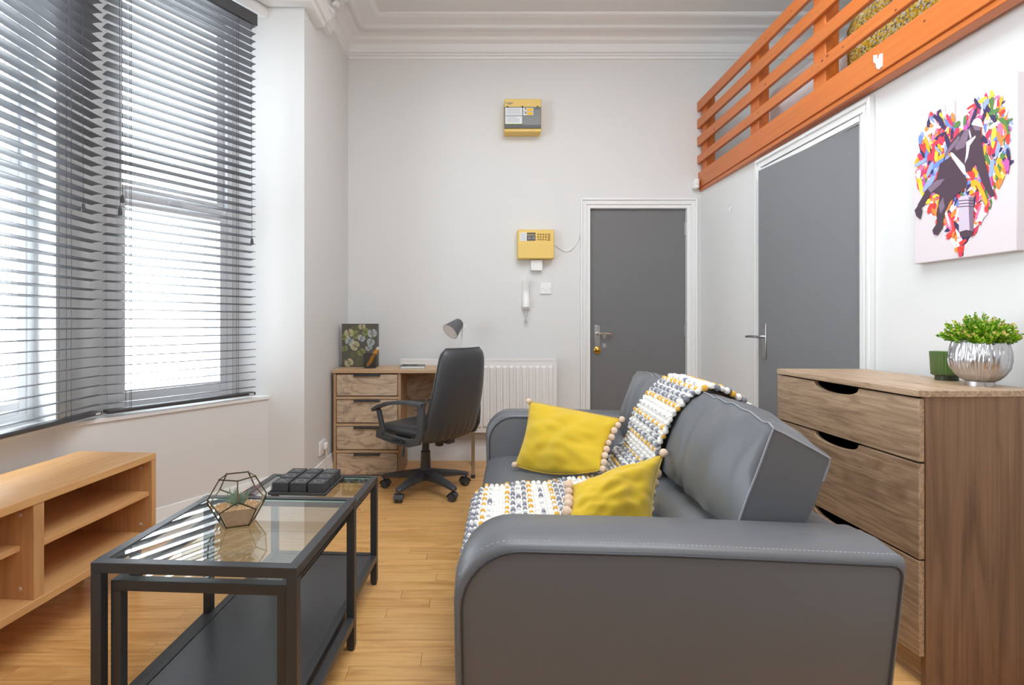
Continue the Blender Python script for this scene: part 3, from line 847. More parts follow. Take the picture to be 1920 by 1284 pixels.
MB().box((UW, dd - 0.028, 0.36), (dw - 0.03, dd - 0.016, 0.47)).build('modesty_panel', rustic_m, dk)
for za, zb in ((0.577, 0.726), (0.390, 0.548), (0.204, 0.361), (0.028, 0.175)):
    d_ = MB().box((0.024, -0.001, za), (UW - 0.024, 0.016, zb)).build('drawer', rustic_m, dk, bevel=0.002)
    MB().box((0.03, 0.016, za + 0.01), (UW - 0.03, dd - 0.05, zb - 0.02)).build('drawer_box', desk_v, d_)
    MB().box((UW / 2 - 0.092, -0.016, zb - 0.012), (UW / 2 + 0.092, 0.004, zb + 0.003)).build('pull', black_metal, d_, bevel=0.002)
    if za > 0.1: MB().box((0.02, 0.002, za - 0.024), (UW - 0.02, 0.02, za - 0.006)).build('divider_rail', desk_m, dk)
lg = MB()
for yy in (0.012, dd - 0.035): lg.box((dw - 0.035, yy, 0.02), (dw - 0.01, yy + 0.024, DZ - 0.026))
lg.box((dw - 0.035, 0.036, DZ - 0.05), (dw - 0.01, dd - 0.035, DZ - 0.026)); lg.build('leg_frame', steel_m, dk, bevel=0.002)
for yy in (0.012, dd - 0.035): MB().box((dw - 0.037, yy - 0.002, 0.0), (dw - 0.008, yy + 0.026, 0.024)).build('leg_foot', chair_plastic, dk)

# patterned box file on the desk
bx0, bxw, by, bh = -0.958, 0.262, 3.92, 0.318
bf = thing('box_file', 'dark box file printed with monstera leaves on the left of the desk', 'box file', (bx0, by, DZ))
MB().box((0, 0, 0), (bxw, 0.07, bh)).build('cover', mat('box_file_dark', S(86, 84, 76), 0.5, var=0.25, vscale=14), bf, bevel=0.002)
leafcols = [mat('leaf_cream', S(214, 204, 160), 0.6), mat('leaf_sage', S(150, 158, 92), 0.6), mat('leaf_grey', S(196, 204, 206), 0.6), mat('leaf_olive', S(104, 112, 66), 0.6)]


def monstera(mb, cx_, cz_, r, ang, y_):
    n = 9
    for s_ in (-1, 1):
        for i in range(n):
            a0 = R(18 + 150 * i / n); a1 = R(18 + 150 * (i + 0.62) / n)
            rr = r * (0.62 + 0.38 * math.sin(a0 * 0.9 + 0.5))
            pts = [(0, -r * 0.35 + r * 0.9 * (1 - i / n) * 0.6 - 0.02 * r), (s_ * math.sin(a0) * rr, math.cos(a0) * rr * 1.1), (s_ * math.sin(a1) * rr, math.cos(a1) * rr * 1.1)]
            vs = []
            for u_, v_ in pts:
                x_ = cx_ + u_ * math.cos(ang) - v_ * math.sin(ang); z_ = cz_ + u_ * math.sin(ang) + v_ * math.cos(ang)
                vs.append((min(bxw - 0.003, max(0.003, x_)), y_, min(bh - 0.003, max(0.003, z_))))
            mb.poly(vs)


lv = MB(); q_ = 0
for (u_, v_, r, a, c_) in ((0.10, 0.09, 0.035, 20, 3), (0.20, 0.22, 0.04, -30, 3), (0.10, 0.27, 0.04, 10, 3), (0.055, 0.245, 0.036, 15, 0), (0.06, 0.19, 0.034, 150, 2), (0.10, 0.235, 0.034, -60, 1),
                            (0.225, 0.245, 0.036, 10, 2), (0.215, 0.185, 0.03, 160, 2), (0.15, 0.30, 0.026, 180, 0), (0.145, 0.21, 0.028, -25, 2), (0.10, 0.155, 0.036, 60, 0), (0.02, 0.135, 0.026, 10, 1),
                            (0.055, 0.03, 0.034, 30, 0), (0.145, 0.11, 0.03, -140, 1), (0.20, 0.14, 0.026, 40, 2), (0.175, 0.26, 0.03, 80, 1), (0.225, 0.05, 0.03, 0, 3), (0.13, 0.04, 0.03, -70, 3), (0.02, 0.22, 0.024, 100, 1), (0.245, 0.10, 0.02, 0, 1)):
    lv.cur = c_; q_ += 1; monstera(lv, u_, v_, r, R(a), -0.0004 - 0.00006 * q_)
lv.build('leaf_print', leafcols, bf, smooth=False)

# wire pencil pot with pencils
pcx, pcy = W(694, 0, 3.84).x, 3.84
pp = thing('pencil_pot', 'black wire pencil pot in front of the leaf-print box file', 'pot', (pcx, pcy, DZ))
wm = MB(); r_ = 0.042; hp = 0.10
for z_ in (0.002, hp): wm.tube([(r_ * math.cos(a * PI / 12), r_ * math.sin(a * PI / 12), z_) for a in range(25)], 0.0022, 6)
for k in range(28):
    a = 2 * PI * k / 28
    for sg in (-1, 1): wm.tube([(r_ * math.cos(a + sg * t * 0.25), r_ * math.sin(a + sg * t * 0.25), hp * t / 4) for t in range(5)], 0.0007, 3)
wm.lathe([(0, 0), (r_, 0), (r_, 0.002), (0, 0.003)], 20)
wm.build('wire_mesh', black_metal, pp)
pen_o = mat('pencil_orange', S(242, 160, 20), 0.4)
for i, (dx, dz, lab) in enumerate(((0.0, 0.0, 'orange pencil leaning right in the wire pot, left of the pair'), (0.012, -0.004, 'orange pencil leaning right in the wire pot, right of the pair'))):
    a0 = Vector((pcx - 0.028 + dx, pcy - 0.006 + 0.008 * i, DZ + 0.006)); a1 = Vector((pcx + 0.058 + dx * 0.8, pcy - 0.01 + 0.008 * i, DZ + 0.152 + dz))
    ax = a1 - a0
    pc = thing('pencil', lab, 'pencil', a0, 0, 'pencils in the wire pot')
    MB().tube([a0 + ax * 0.09, a0 + ax * 0.88], 0.0045, 6).build('barrel', pen_o, pc, world=True, sharp=20)
    MB().tube([a0, a0 + ax * 0.09], [0.0008, 0.0045], 6).build('tip', desk_m, pc, world=True)
    MB().tube([a0 + ax * 0.88, a1], 0.0048, 8).build('eraser_end', white_plastic, pc, world=True)

# notebook and pen
nx0, nx1 = W(751, 0, 3.84).x, W(797, 0, 3.84).x
nb = thing('notebook', 'grey notebook lying on the desk behind the chair', 'notebook', ((nx0 + nx1) / 2, 3.84, DZ), R(4))
hw = (nx1 - nx0) / 2
MB().box((-hw, -0.06, 0.0), (hw, 0.10, 0.003)).box((-hw, -0.06, 0.015), (hw, 0.10, 0.018)).box((-hw, -0.06, 0.0), (-hw + 0.004, 0.10, 0.018)).build('notebook_cover', mat('notebook_grey', S(120, 122, 118), 0.6), nb)
MB().box((-hw + 0.003, -0.057, 0.003), (hw - 0.003, 0.097, 0.015)).build('pages', paper_m, nb)
gl = MB()
for cx_ in (-0.03, 0.03): gl.tube([(cx_ - 0.01 + 0.022 * math.cos(a * PI / 8), 0.0 + 0.02 * math.sin(a * PI / 8), 0.0225) for a in range(17)], 0.0022, 6)
gl.tube([(-0.018, 0.0, 0.0235), (-0.01, 0.006, 0.025), (-0.002, 0.0, 0.0235)], 0.0022, 6).tube([(-0.062, 0, 0.0225), (-0.058, 0.07, 0.021)], 0.0022, 6).tube([(0.042, 0, 0.0225), (0.04, 0.07, 0.021)], 0.0022, 6)
g_ = gl.build('spectacles', ink_m); g_.location = ((nx0 + nx1) / 2 - 0.01, 3.83, DZ); tag(g_, 'dark rimmed spectacles resting on the grey notebook', 'spectacles')

# desk lamp
lx, ly = W(866.5, 0, 4.0).x, 3.99
lp = thing('desk_lamp', 'small grey desk lamp with a tilted shade behind the office chair', 'lamp', (lx, ly, DZ))
MB().lathe([(0, 0), (0.07, 0), (0.07, 0.012), (0.06, 0.018), (0.008, 0.022), (0.008, 0.03), (0, 0.03)], 28).build('lamp_base', lamp_m, lp)
MB().tube([(0, 0, 0.02), (0, 0, 0.30)], 0.006, 10).build('pole', mat('lamp_pole_white', S(225, 225, 225), 0.3), lp)
jt = MB().ball((0, -0.012, 0.30), 0.016).tube([(-0.02, -0.012, 0.335), (0.0, -0.012, 0.335), (0.014, -0.012, 0.30)], 0.006, 8).box((0.0, -0.02, 0.29), (0.032, -0.004, 0.312)); jt.build('joint', white_plastic, lp)
s0 = Vector((W(862, 604, 3.96).x - lx, -0.03, W(862, 604, 3.96).z - DZ)); s1_ = Vector((W(844, 622, 3.90).x - lx, -0.09, W(844, 622, 3.90).z - DZ))
dr = (s1_ - s0).normalized(); m3 = dr.to_track_quat('Z', 'Y').to_matrix(); ln = (s1_ - s0).length
MB().lathe([(0, -0.006), (0.030, -0.004), (0.036, 0.004), (0.066, ln), (0.064, ln), (0.034, 0.006), (0, 0.004)], 32, s0, m3).build('lamp_shade', lamp_m, lp)
MB().lathe([(0.033, 0.008), (0.0635, ln - 0.001)], 32, s0, m3).build('shade_lining', white_plastic, lp)
MB().lathe([(0, 0.005), (0.014, 0.01), (0.015, 0.03), (0.028, 0.06), (0.028, 0.08), (0.015, 0.098), (0, 0.10)], 16, s0, m3).build('bulb', white_plastic, lp)

# ------------------------------------------------------------------ office chair
CHX, CHY = -0.30, 3.455
ch = thing('office_chair', 'black leather-look office chair turned to the desk', 'chair', (CHX, CHY, 0), R(51))
# local: +Y is the way the chair faces; star base given its own turn below
bs = MB(); off_a = R(-120) - R(51)
bs.lathe([(0, 0.075), (0.036, 0.075), (0.040, 0.12), (0.034, 0.15), (0, 0.15)], 20)
for k in range(5):
    a = off_a + k * 2 * PI / 5; c_, s_ = math.cos(a), math.sin(a)
    rows = []
    for t, w_, zt, zb in ((0.03, 0.034, 0.138, 0.080), (0.12, 0.031, 0.122, 0.082), (0.22, 0.026, 0.105, 0.078), (0.285, 0.022, 0.090, 0.068), (0.30, 0.010, 0.084, 0.070)):
        rows.append([Vector((c_ * t - s_ * w, s_ * t + c_ * w, z)) for w, z in ((-w_, zb), (-w_, zt - 0.006), (-w_ * 0.6, zt), (w_ * 0.6, zt), (w_, zt - 0.006), (w_, zb))])
    bs.grid(rows, closed=True); bs.poly(rows[-1])
bs.build('star_base', chair_plastic, ch)
for k in range(5):
    a = off_a + k * 2 * PI / 5; c_, s_ = math.cos(a), math.sin(a); o_ = Vector((c_ * 0.285, s_ * 0.285, 0))
    m3 = Matrix.Rotation(a + random.uniform(-0.9, 0.9) + PI / 2, 3, 'Z')
    cm = MB()
    for sg in (-1, 1):
        mm = m3 @ Matrix.Rotation(PI / 2, 3, 'Y')
        cm.lathe([(0, -0.009), (0.022, -0.009), (0.026, -0.004), (0.026, 0.004), (0.022, 0.009), (0, 0.009)], 16, o_ + m3 @ Vector((sg * 0.015, 0.01, 0.026)), mm)
    cm.tube([o_ + Vector((0, 0, 0.03)), o_ + Vector((0, 0, 0.085))], 0.007, 8)
    hood = []
    for i in range(7):
        b_ = PI * i / 6
        hood.append([o_ + m3 @ Vector((x_, 0.01 + math.cos(b_) * 0.030, 0.026 + math.sin(b_) * 0.030)) for x_ in (-0.028, -0.02, 0.02, 0.028)])
    cm.grid(hood)
    cm.build('castor', chair_plastic, ch, sharp=45)
MB().lathe([(0, 0.14), (0.034, 0.14), (0.030, 0.25), (0.032, 0.255), (0.024, 0.26), (0.022, 0.32), (0.026, 0.325), (0.014, 0.33), (0.014, 0.365), (0, 0.365)], 20).build('gas_column', chair_plastic, ch)
mch = MB().box((-0.07, -0.10, 0.352), (0.07, 0.09, 0.385)).lathe([(0, -0.03), (0.026, -0.028), (0.028, 0.03), (0.02, 0.034), (0, 0.034)], 14, (0.0, -0.12, 0.335))
mch.build('seat_mechanism', chair_plastic, ch, bevel=0.005)
MB().tube([(-0.05, 0.0, 0.36), (-0.14, 0.0, 0.345), (-0.19, 0.0, 0.335), (-0.205, -0.01, 0.30)], 0.004, 6).tube([(-0.203, -0.009, 0.305), (-0.215, -0.015, 0.262)], [0.008, 0.011], 10).build('height_lever', chair_plastic, ch)
# seat cushion: rounded square with a dropped front edge
rows = []
nz = ((0.385, 0.90), (0.395, 0.97), (0.42, 1.0), (0.440, 0.97), (0.452, 0.88), (0.456, 0.6), (0.452, 0.25), (0.45, 0.02))
for z_, s_ in nz:
    ring = []
    for k in range(32):
        a = 2 * PI * k / 32; c_, q_ = math.cos(a), math.sin(a)
        x_ = math.copysign(abs(c_) ** 0.5, c_) * 0.235 * s_; y_ = math.copysign(abs(q_) ** 0.5, q_) * 0.235 * s_ + 0.015
        drop = -0.03 * max(0, (y_ - 0.12) / 0.13) ** 2
        ring.append(Vector((x_, y_, z_ + drop)))
    rows.append(ring)
se = MB().grid(rows, closed=True); se.poly(rows[0][::-1]); se.poly(rows[-1])
se.build('seat', chair_leather, ch, sharp=70)
# backrest shell: tall rounded slab, slightly reclined, curved across
def back_pt(u, v, side):   # u -1..1 across, v 0..1 up, side -1 rear / +1 front
    hw_ = 0.245 * (1 - 0.19 * (max(0, v - 0.25) / 0.75) ** 1.4)
    lim = 1
    if v > 0.86: lim = 0.78 + 0.22 * math.sqrt(max(0.0, 1 - ((v - 0.86) / 0.14) ** 2))
    if v < 0.12: lim = 0.80 + 0.20 * math.sqrt(max(0, 1 - ((0.12 - v) / 0.12) ** 2))
    x_ = u * hw_ * lim
    th = 0.034 * math.sqrt(max(0, 1 - abs(u) ** 5)) * math.sqrt(max(0, 1 - abs(2 * v - 1) ** 7))
    y_ = -0.225 - 0.125 * v + 0.035 * abs(u) ** 2 + side * th - 0.02 * math.sin(v * PI)
    if side < 0 and v < 0.28:   # gathered leather at the foot of the back
        y_ += 0.006 * math.sin(u * 26 + 2 * v) * (1 - v / 0.28) * (1 - abs(u) ** 4)
    z_ = 0.362 + 0.568 * v
    return Vector((x_, y_, z_))
rows = []
NU, NV = 40, 30
for j in range(NV + 1):
    v = j / NV; ring = []
    for k in range(NU + 1): ring.append(back_pt(-1 + 2 * k / NU, v, 1))
    for k in range(1, NU): ring.append(back_pt(1 - 2 * k / NU, v, -1))
    rows.append(ring)
bk_ = MB().grid(rows, closed=True); bk_.poly(rows[0][::-1]); bk_.poly(rows[-1])
bk_.build('backrest', chair_leather, ch, sharp=80)
pe = [back_pt(-1, j / 20, 0) for j in range(21)] + [back_pt(-1 + 2 * k / 20, 1, 0) for k in range(1, 20)] + [back_pt(1, 1 - j / 20, 0) for j in range(21)]
MB().tube(pe, 0.005, 6).build('edge_piping', chair_leather, ch)
MB().box((-0.03, -0.22, 0.335), (0.03, -0.05, 0.352)).box((-0.03, -0.225, 0.335), (0.03, -0.21, 0.42)).build('back_bracket', chair_plastic, ch, bevel=0.004)
for sg in (-1, 1):
    am = MB(); X_ = sg * 0.262
    def fl_(pts, w0=0.028, th=0.018):
        rows = []
        for i, (y_, z_, a_) in enumerate(pts):
            t_ = Vector((0, math.cos(a_), math.sin(a_))); n_ = Vector((0, -math.sin(a_), math.cos(a_)))
            rows.append([Vector((X_, y_, z_)) + Vector((dx, 0, 0)) + n_ * dn for dx, dn in ((-w0 / 2, -th / 2), (w0 / 2, -th / 2), (w0 / 2, th / 2 - 0.004), (w0 / 2 - 0.005, th / 2), (-w0 / 2 + 0.005, th / 2), (-w0 / 2, th / 2 - 0.004))])
        am.grid(rows, closed=True); am.poly(rows[0][::-1]); am.poly(rows[-1])
    # arm pad arching forward and down
    fl_([(-0.235, 0.605, 0.02), (-0.12, 0.608, 0.0), (-0.02, 0.602, -0.10), (0.08, 0.585, -0.25), (0.16, 0.558, -0.42), (0.20, 0.535, -0.6)], 0.05, 0.022)
    fl_([(-0.215, 0.60, -PI / 2), (-0.215, 0.50, -PI / 2), (-0.21, 0.43, -PI / 2 + 0.1), (-0.185, 0.385, -PI / 4), (-0.12, 0.368, 0), (0.02, 0.372, 0.03), (0.17, 0.392, 0.1)], 0.022, 0.05)
    fl_([(0.10, 0.385, PI / 2 + 0.3), (0.125, 0.45, PI / 2 - 0.1), (0.155, 0.545, PI / 2 + 0.2)], 0.022, 0.036)
    am.box((X_ - 0.011 if sg > 0 else X_ - 0.011, -0.10, 0.355), (X_ + 0.011, 0.09, 0.385))
    am.box((min(X_, sg * 0.2), -0.07, 0.368), (max(X_, sg * 0.2), 0.05, 0.386))
    a_o = am.build('armrest', chair_plastic, ch, bevel=0.003, sharp=40)
    bt = MB()
    for y_, z_ in ((-0.215, 0.54), (-0.215, 0.46), (-0.06, 0.37), (0.08, 0.38)):
        bt.lathe([(0.007, 0), (0.007, 0.003), (0.004, 0.004), (0, 0.002)], 8, (X_ + sg * 0.011, y_, z_), Matrix.Rotation(sg * PI / 2, 3, 'Y'))
    bt.build('bolts', ink_m, a_o)

# ------------------------------------------------------------------ television bench under the bay
TU = math.atan2(1, 0.082) - PI / 2
tv = thing('tv_bench', 'low beech-effect television bench with open shelves under the bay window', 'tv bench', (-1.35, 2.28, 0), TU)
TL, TD, TZ0, TZ1, BT = 1.40, 0.35, 0.171, 0.53, 0.027
# local: front face x=0, back x=-TD; runs towards -Y
MB().box((-TD, -TL, TZ1 - BT), (0.0, 0, TZ1)).build('top_board', bench_m, tv, bevel=0.0015)
MB().box((-TD, -TL, TZ0), (0.0, 0, TZ0 + BT)).build('bottom_board', bench_m, tv, bevel=0.0015)
MB().box((-TD, -BT, TZ0 + BT), (-0.001, 0, TZ1 - BT)).build('side_panel', bench_v, tv, bevel=0.001)
MB().box((-TD, -TL, TZ0 + BT), (-0.001, -TL + BT, TZ1 - BT)).build('side_panel', bench_v, tv, bevel=0.001)
MB().box((-TD, -0.578, TZ0 + BT), (-0.003, -0.540, TZ1 - BT)).build('divider', bench_v, tv, bevel=0.001)
MB().box((-TD, -TL + 0.01, TZ0 + 0.01), (-TD + 0.006, -0.01, TZ1 - 0.01)).build('back_panel', bench_v, tv)
MB().box((-TD + 0.006, -0.540, 0.354), (-0.012, -BT, 0.372)).build('shelf', bench_m, tv, bevel=0.001)
MB().box((-TD + 0.006, -TL + BT, 0.354), (-0.05, -0.578, 0.372)).build('shelf', bench_m, tv, bevel=0.001)
fp = MB()
for y_, sg in ((-BT, -1), (-0.540, 1), (-0.578, -1)):
    for z_ in (0.232, 0.470): fp.lathe([(0.007, 0), (0.006, 0.003), (0, 0.004)], 10, (-0.05, y_, z_), Matrix.Rotation(sg * -PI / 2, 3, 'X'))
fp.build('cam_caps', mat('cam_cap_beige', S(206, 190, 170), 0.5), tv)
for x_, y_ in ((-0.05, -0.06), (-0.30, -0.06), (-0.05, -TL + 0.06), (-0.30, -TL + 0.06)):
    MB().tube([(x_, y_, 0), (x_, y_, TZ0)], [0.018, 0.024], 14).build('foot', black_metal, tv)

# ------------------------------------------------------------------ nest of glass tables
TR_ = math.atan2(0.998, 0.06) - PI / 2
TT = 0.026


def frame_table(label, loc, w, l, h, group, shelf=None, rails=None):
    t = thing('nesting_table', label, 'table', loc, TR_, group)
    legs = []
    for x_ in (TT / 2, w - TT / 2):
        for y_ in (TT / 2, l - TT / 2):
            o = MB().box((-TT / 2, -TT / 2, 0.010), (TT / 2, TT / 2, h - TT)).build('leg', black_metal, t, bevel=0.0015); o.location = (x_, y_, 0)
            MB().lathe([(0, 0), (0.011, 0), (0.011, 0.012), (0, 0.012)], 12).build('foot', chair_plastic, o)
    fr = MB(); z0 = h - TT
    fr.box((0, 0, z0), (w, TT, h)).box((0, l - TT, z0), (w, l, h)).box((0, TT, z0), (TT, l - TT, h)).box((w - TT, TT, z0), (w, l - TT, h))
    fr.build('top_frame', black_metal, t, bevel=0.0015)
    MB().box((TT + 0.0008, TT + 0.0008, h - 0.008), (w - TT - 0.0008, l - TT - 0.0008, h - 0.002)).build('glass_top', table_glass, t, smooth=False)
    eg = MB()
    for a, b in (((TT, TT, h - 0.0085), (w - TT, TT + 0.002, h - 0.0035)), ((w - TT - 0.002, TT, h - 0.0085), (w - TT, l - TT, h - 0.0035)), ((TT, l - TT - 0.002, h - 0.0085), (w - TT, l - TT, h - 0.0035))): eg.box(a, b)
    eg.build('glass_edge', edge_glass, t)
    if shelf:
        s0 = shelf
        sf = MB().box((TT, 0, s0 - TT), (w - TT, TT, s0)).box((TT, l - TT, s0 - TT), (w - TT, l, s0)).box((0, TT, s0 - TT), (TT, l - TT, s0)).box((w - TT, TT, s0 - TT), (w, l - TT, s0))
        sf.build('shelf_frame', black_metal, t, bevel=0.0015)
        MB().box((TT + 0.001, TT + 0.001, s0 - 0.016), (w - TT - 0.001, l - TT - 0.001, s0 - 0.003)).build('shelf', black_shelf, t)
    if rails:
        for x_ in (0, w - TT): MB().box((x_, TT, rails - TT), (x_ + TT, l - TT, rails)).build('side_rail', black_metal, t, bevel=0.0015)
    return t


frame_table('taller square glass table of the nest, with the terrarium on it', (-0.932, 1.302, 0), 0.515, 0.515, 0.50, 'nest of black steel and glass tables', rails=0.112)
frame_table('longer lower glass table of the nest, with a black bottom shelf', (-0.896, 1.322, 0), 0.448, 0.935, 0.447, 'nest of black steel and glass tables', shelf=0.125)

# tray of noughts-and-crosses blocks on the lower table
TZ = 0.4455
rzb = R(-3.5)
tr0 = Vector((-0.752, 1.985, TZ))
ry = thing('game_tray', 'square black tray holding nine black game blocks on the lower table', 'tray', tr0, rzb)
MB().box((-0.006, -0.006, 0), (0.212, 0.222, 0.006)).box((-0.006, -0.006, 0.006), (0.212, -0.001, 0.010)).box((-0.006, 0.217, 0.006), (0.212, 0.222, 0.010)).box((-0.006, -0.001, 0.006), (-0.001, 0.217, 0.010)).box((0.207, -0.001, 0.006), (0.212, 0.217, 0.010)).build('tray_base', box_m, ry, bevel=0.001)
rowname = ('front', 'middle', 'back'); colname = ('left', 'centre', 'right')
marks = (('X', 'O', 'O'), ('O', 'X', 'O'), ('X', 'X', 'X'))
xm = MB()
for a in (PI / 4, -PI / 4): xm.obox((0, 0, 0.0362), (0.044, 0.007, 0.0008), Matrix.Rotation(a, 3, 'Z'))
xme = xm.build('cross_mark', mark_m); om = MB()
rr = [[Vector((r_ * math.cos(a * PI / 12), r_ * math.sin(a * PI / 12), 0.0365)) for r_ in (0.013, 0.020)] for a in range(25)]
om.grid(rr); ome = om.build('ring_mark', mark_m)
bb = MB().box((-0.030, -0.031, 0), (0.030, 0.031, 0.036)).build('block', box_m, None, bevel=0.0015)
first = True
for r_ in range(3):
    for c_ in range(3):
        o = bb if first else bb.copy()
        if not first: COL.objects.link(o)
        first = False
        o.name = 'game_block'
        p = Matrix.Rotation(rzb, 3, 'Z') @ Vector((0.034 + 0.069 * c_, 0.038 + 0.070 * r_, 0.0064)) + tr0
        o.location = p; o.rotation_euler = (0, 0, rzb + R(random.uniform(-1.5, 1.5)))
        mk = marks[r_][c_]
        tag(o, 'black game block marked %s, %s row %s of the tray' % ('with a cross' if mk == 'X' else 'with a ring', rowname[r_], colname[c_]), 'game block', 'noughts and crosses blocks on the tray')
        src = xme if mk == 'X' else ome
        m_ = src.copy(); COL.objects.link(m_); m_.parent = o; m_.location = (0, 0, 0)
bpy.data.objects.remove(xme); bpy.data.objects.remove(ome)

# ------------------------------------------------------------------ terrarium
AE = 0.0595
tc0 = Vector((-0.688, 1.565, 0.4985))
te = thing('geometric_terrarium', 'faceted glass terrarium with a succulent on the taller glass table', 'terrarium', tc0, R(-66))
r0 = 0.85065 * AE; r2 = 1.37638 * AE; zs = (0, 0.85065 * AE, 1.37638 * AE, 2.22703 * AE)
V0 = [Vector((r0 * math.cos(R(36 + 72 * i)), r0 * math.sin(R(36 + 72 * i)), zs[0])) for i in range(5)]
V1 = [Vector((r2 * math.cos(R(36 + 72 * i)), r2 * math.sin(R(36 + 72 * i)), zs[1])) for i in range(5)]
V2 = [Vector((r2 * math.cos(R(72 * i)), r2 * math.sin(R(72 * i)), zs[2])) for i in range(5)]
V3 = [Vector((r0 * math.cos(R(72 * i)), r0 * math.sin(R(72 * i)), zs[3])) for i in range(5)]
for v in V0 + V1 + V2 + V3: v.z += 0.003
faces = [V0[::-1]] + [[V0[i], V0[(i + 1) % 5], V1[(i + 1) % 5], V2[(i + 1) % 5], V1[i]] for i in range(5)] + [[V3[i], V2[i], V1[i], V2[(i + 1) % 5], V3[(i + 1) % 5]] for i in range(5)]
edges = set()
for f in faces:
    for i in range(5):
        a, b = tuple(round(c, 5) for c in f[i]), tuple(round(c, 5) for c in f[(i + 1) % 5]); edges.add((min(a, b), max(a, b)))
em = MB()
for a, b in edges: em.tube([a, b], 0.0020, 6)
for v in V0 + V1 + V2 + V3: em.ball(v, 0.0032, 6, 4)
em.build('solder_frame', mat('antique_bronze', S(92, 80, 58), 0.4, metal=0.8), te)
for f in faces[1:]:
    MB().poly(f).build('pane', terr_glass, te, smooth=False)
# gravel bed
gravel = mat('tan_gravel', S(192, 150, 96), 0.85, bump=1.0, bscale=160, var=0.25, vscale=120)
cen = Vector((0, 0, 0))
gb = []
for z_, k_ in ((0.004, 0.90), (0.030, 1.16), (0.050, 1.42)):
    gb.append([Vector((r0 * k_ * math.cos(R(36 + 72 * i)), r0 * k_ * math.sin(R(36 + 72 * i)), z_ + (0.006 * math.cos(R(36 + 72 * i)) if k_ > 1.4 else 0))) for i in range(5)])
gm_ = MB().grid(gb, closed=True); gm_.poly(gb[0][::-1]); gm_.poly(gb[-1])
gm_.build('gravel_bed', gravel, te, sharp=10)
pb = MB(); pb2 = MB()
for i in range(420):
    a = random.uniform(0, 2 * PI); q = math.sqrt(random.random()) * r0 * 1.22
    s_ = random.uniform(0.0018, 0.0036)
    (pb if random.random() < 0.75 else pb2).ball((q * math.cos(a), q * math.sin(a), 0.050 + 0.006 * q / 0.08 * math.cos(a) + s_ * 0.4), s_, 5, 3)
pb.build('pebbles', gravel, te, kind='stuff'); pb2.build('pale_pebbles', mat('pale_pebble', S(216, 190, 165), 0.8), te, kind='stuff')
sc_ = MB()
for i in range(26):
    a = i * 2.4; el = R(15 + 65 * (i / 26)); L_ = random.uniform(0.04, 0.065)
    pts = []; rad = []
    for j in range(6):
        t = j / 5; e_ = el + 0.3 * t
        pts.append(Vector((math.cos(a) * math.cos(e_) * L_ * t, math.sin(a) * math.cos(e_) * L_ * t, 0.052 + math.sin(e_) * L_ * t * 0.9))); rad.append(0.0045 * (1 - t) ** 0.7 + 0.0003)
    sc_.tube(pts, rad, 6, flat=0.5)
sc_.build('succulent_leaves', mat('succulent_green', S(104, 138, 104), 0.5, var=0.2, vscale=60), te, kind='stuff')

# ------------------------------------------------------------------ sofa
SA = R(-4.0)
so_loc = Vector((-0.04, 1.15, 0))
sf = thing('sofa', 'grey faux-leather two-seat sofa with square padded arms', 'sofa', so_loc, SA)
SD, SL, AW, AH = 0.935, 1.82, 0.195, 0.612


def sofa_w(v):
    return Matrix.Rotation(SA, 3, 'Z') @ Vector(v) + so_loc


def arm_poly(inset=0.0, rf=0.13, rb=0.02):
    """outline in x,z, front at x=0, rounded top corners"""
    i = inset; pts = [(i + 0.012, 0.045), (i + 0.004, 0.25)]
    for k in range(9):
        a = PI - (PI / 2) * k / 8; pts.append((i + rf + (rf) * math.cos(a), AH - i - rf + rf * math.sin(a)))
    pts += [(0.45, AH - i + 0.001)]
    for k in range(5):
        a = PI / 2 - (PI / 2) * k / 4; pts.append((SD - i - rb + rb * math.cos(a), AH - i - rb - 0.006 + rb * math.sin(a)))
    pts += [(SD - i - 0.030, 0.30), (SD - i - 0.055, 0.045)]
    return pts


def make_arm(y0, y1, near):
    ys = [(0.0, 0.016), (0.006, 0.006), (0.016, 0.0)]
    rows = []
    W_ = y1 - y0
    steps = [(0.0, 0.016), (0.004, 0.007), (0.014, 0.0), (W_ * 0.5, -0.006), (W_ - 0.014, 0.0), (W_ - 0.004, 0.007), (W_, 0.016)]
    for dy, ins in steps:
        rows.append([Vector((x_, y0 + dy, z_)) for x_, z_ in arm_poly(ins)])
    m = MB().grid(rows, closed=True); m.poly(rows[0][::-1]); m.poly(rows[-1])
    a_ = m.build('armrest', leather_m, sf, sharp=50)
    pf = arm_poly(0.017)
    for yy in (y0 - 0.0005, y1 + 0.0005):
        MB().tube([(x_, yy, z_) for x_, z_ in pf], 0.0028, 6).build('piping', piping_m, a_)
    # stitch line on the wrap, just inside the near seam
    st = MB(); yy = y0 + 0.017
    line = [Vector((x_, yy, z_)) for x_, z_ in arm_poly(-0.0004)]
    dense = []
    for i in range(len(line) - 1):
        n_ = max(1, int((line[i + 1] - line[i]).length / 0.009))
        for k in range(n_): dense.append(line[i].lerp(line[i + 1], k / n_))
    for i in range(0, len(dense) - 1):
        p, q = dense[i], dense[i + 1]
        if (q - p).length < 0.03: st.tube([p, p.lerp(q, 0.6)], 0.0011, 4)
    st.build('stitching', stitch_m, a_, kind='stuff')
    return a_


make_arm(0.0, AW, True)
make_arm(SL - AW, SL, False)
MB().box((0.02, AW, 0.045), (SD - 0.03, SL - AW, 0.265)).build('base', leather_m, sf, bevel=0.012)
MB().box((0.80, AW, 0.26), (SD - 0.006, SL - AW, 0.592)).build('back_frame', leather_m, sf, bevel=0.022, seg=4)
for x_, y_ in ((0.08, 0.08), (0.08, SL - 0.08), (SD - 0.08, 0.08), (SD - 0.08, SL - 0.08)):
    MB().tube([(x_, y_, 0), (x_, y_, 0.05)], [0.02, 0.026], 14).build('leg', black_metal, sf)
mid = (AW + SL - AW) / 2


def puff(o, name='', **k): return o


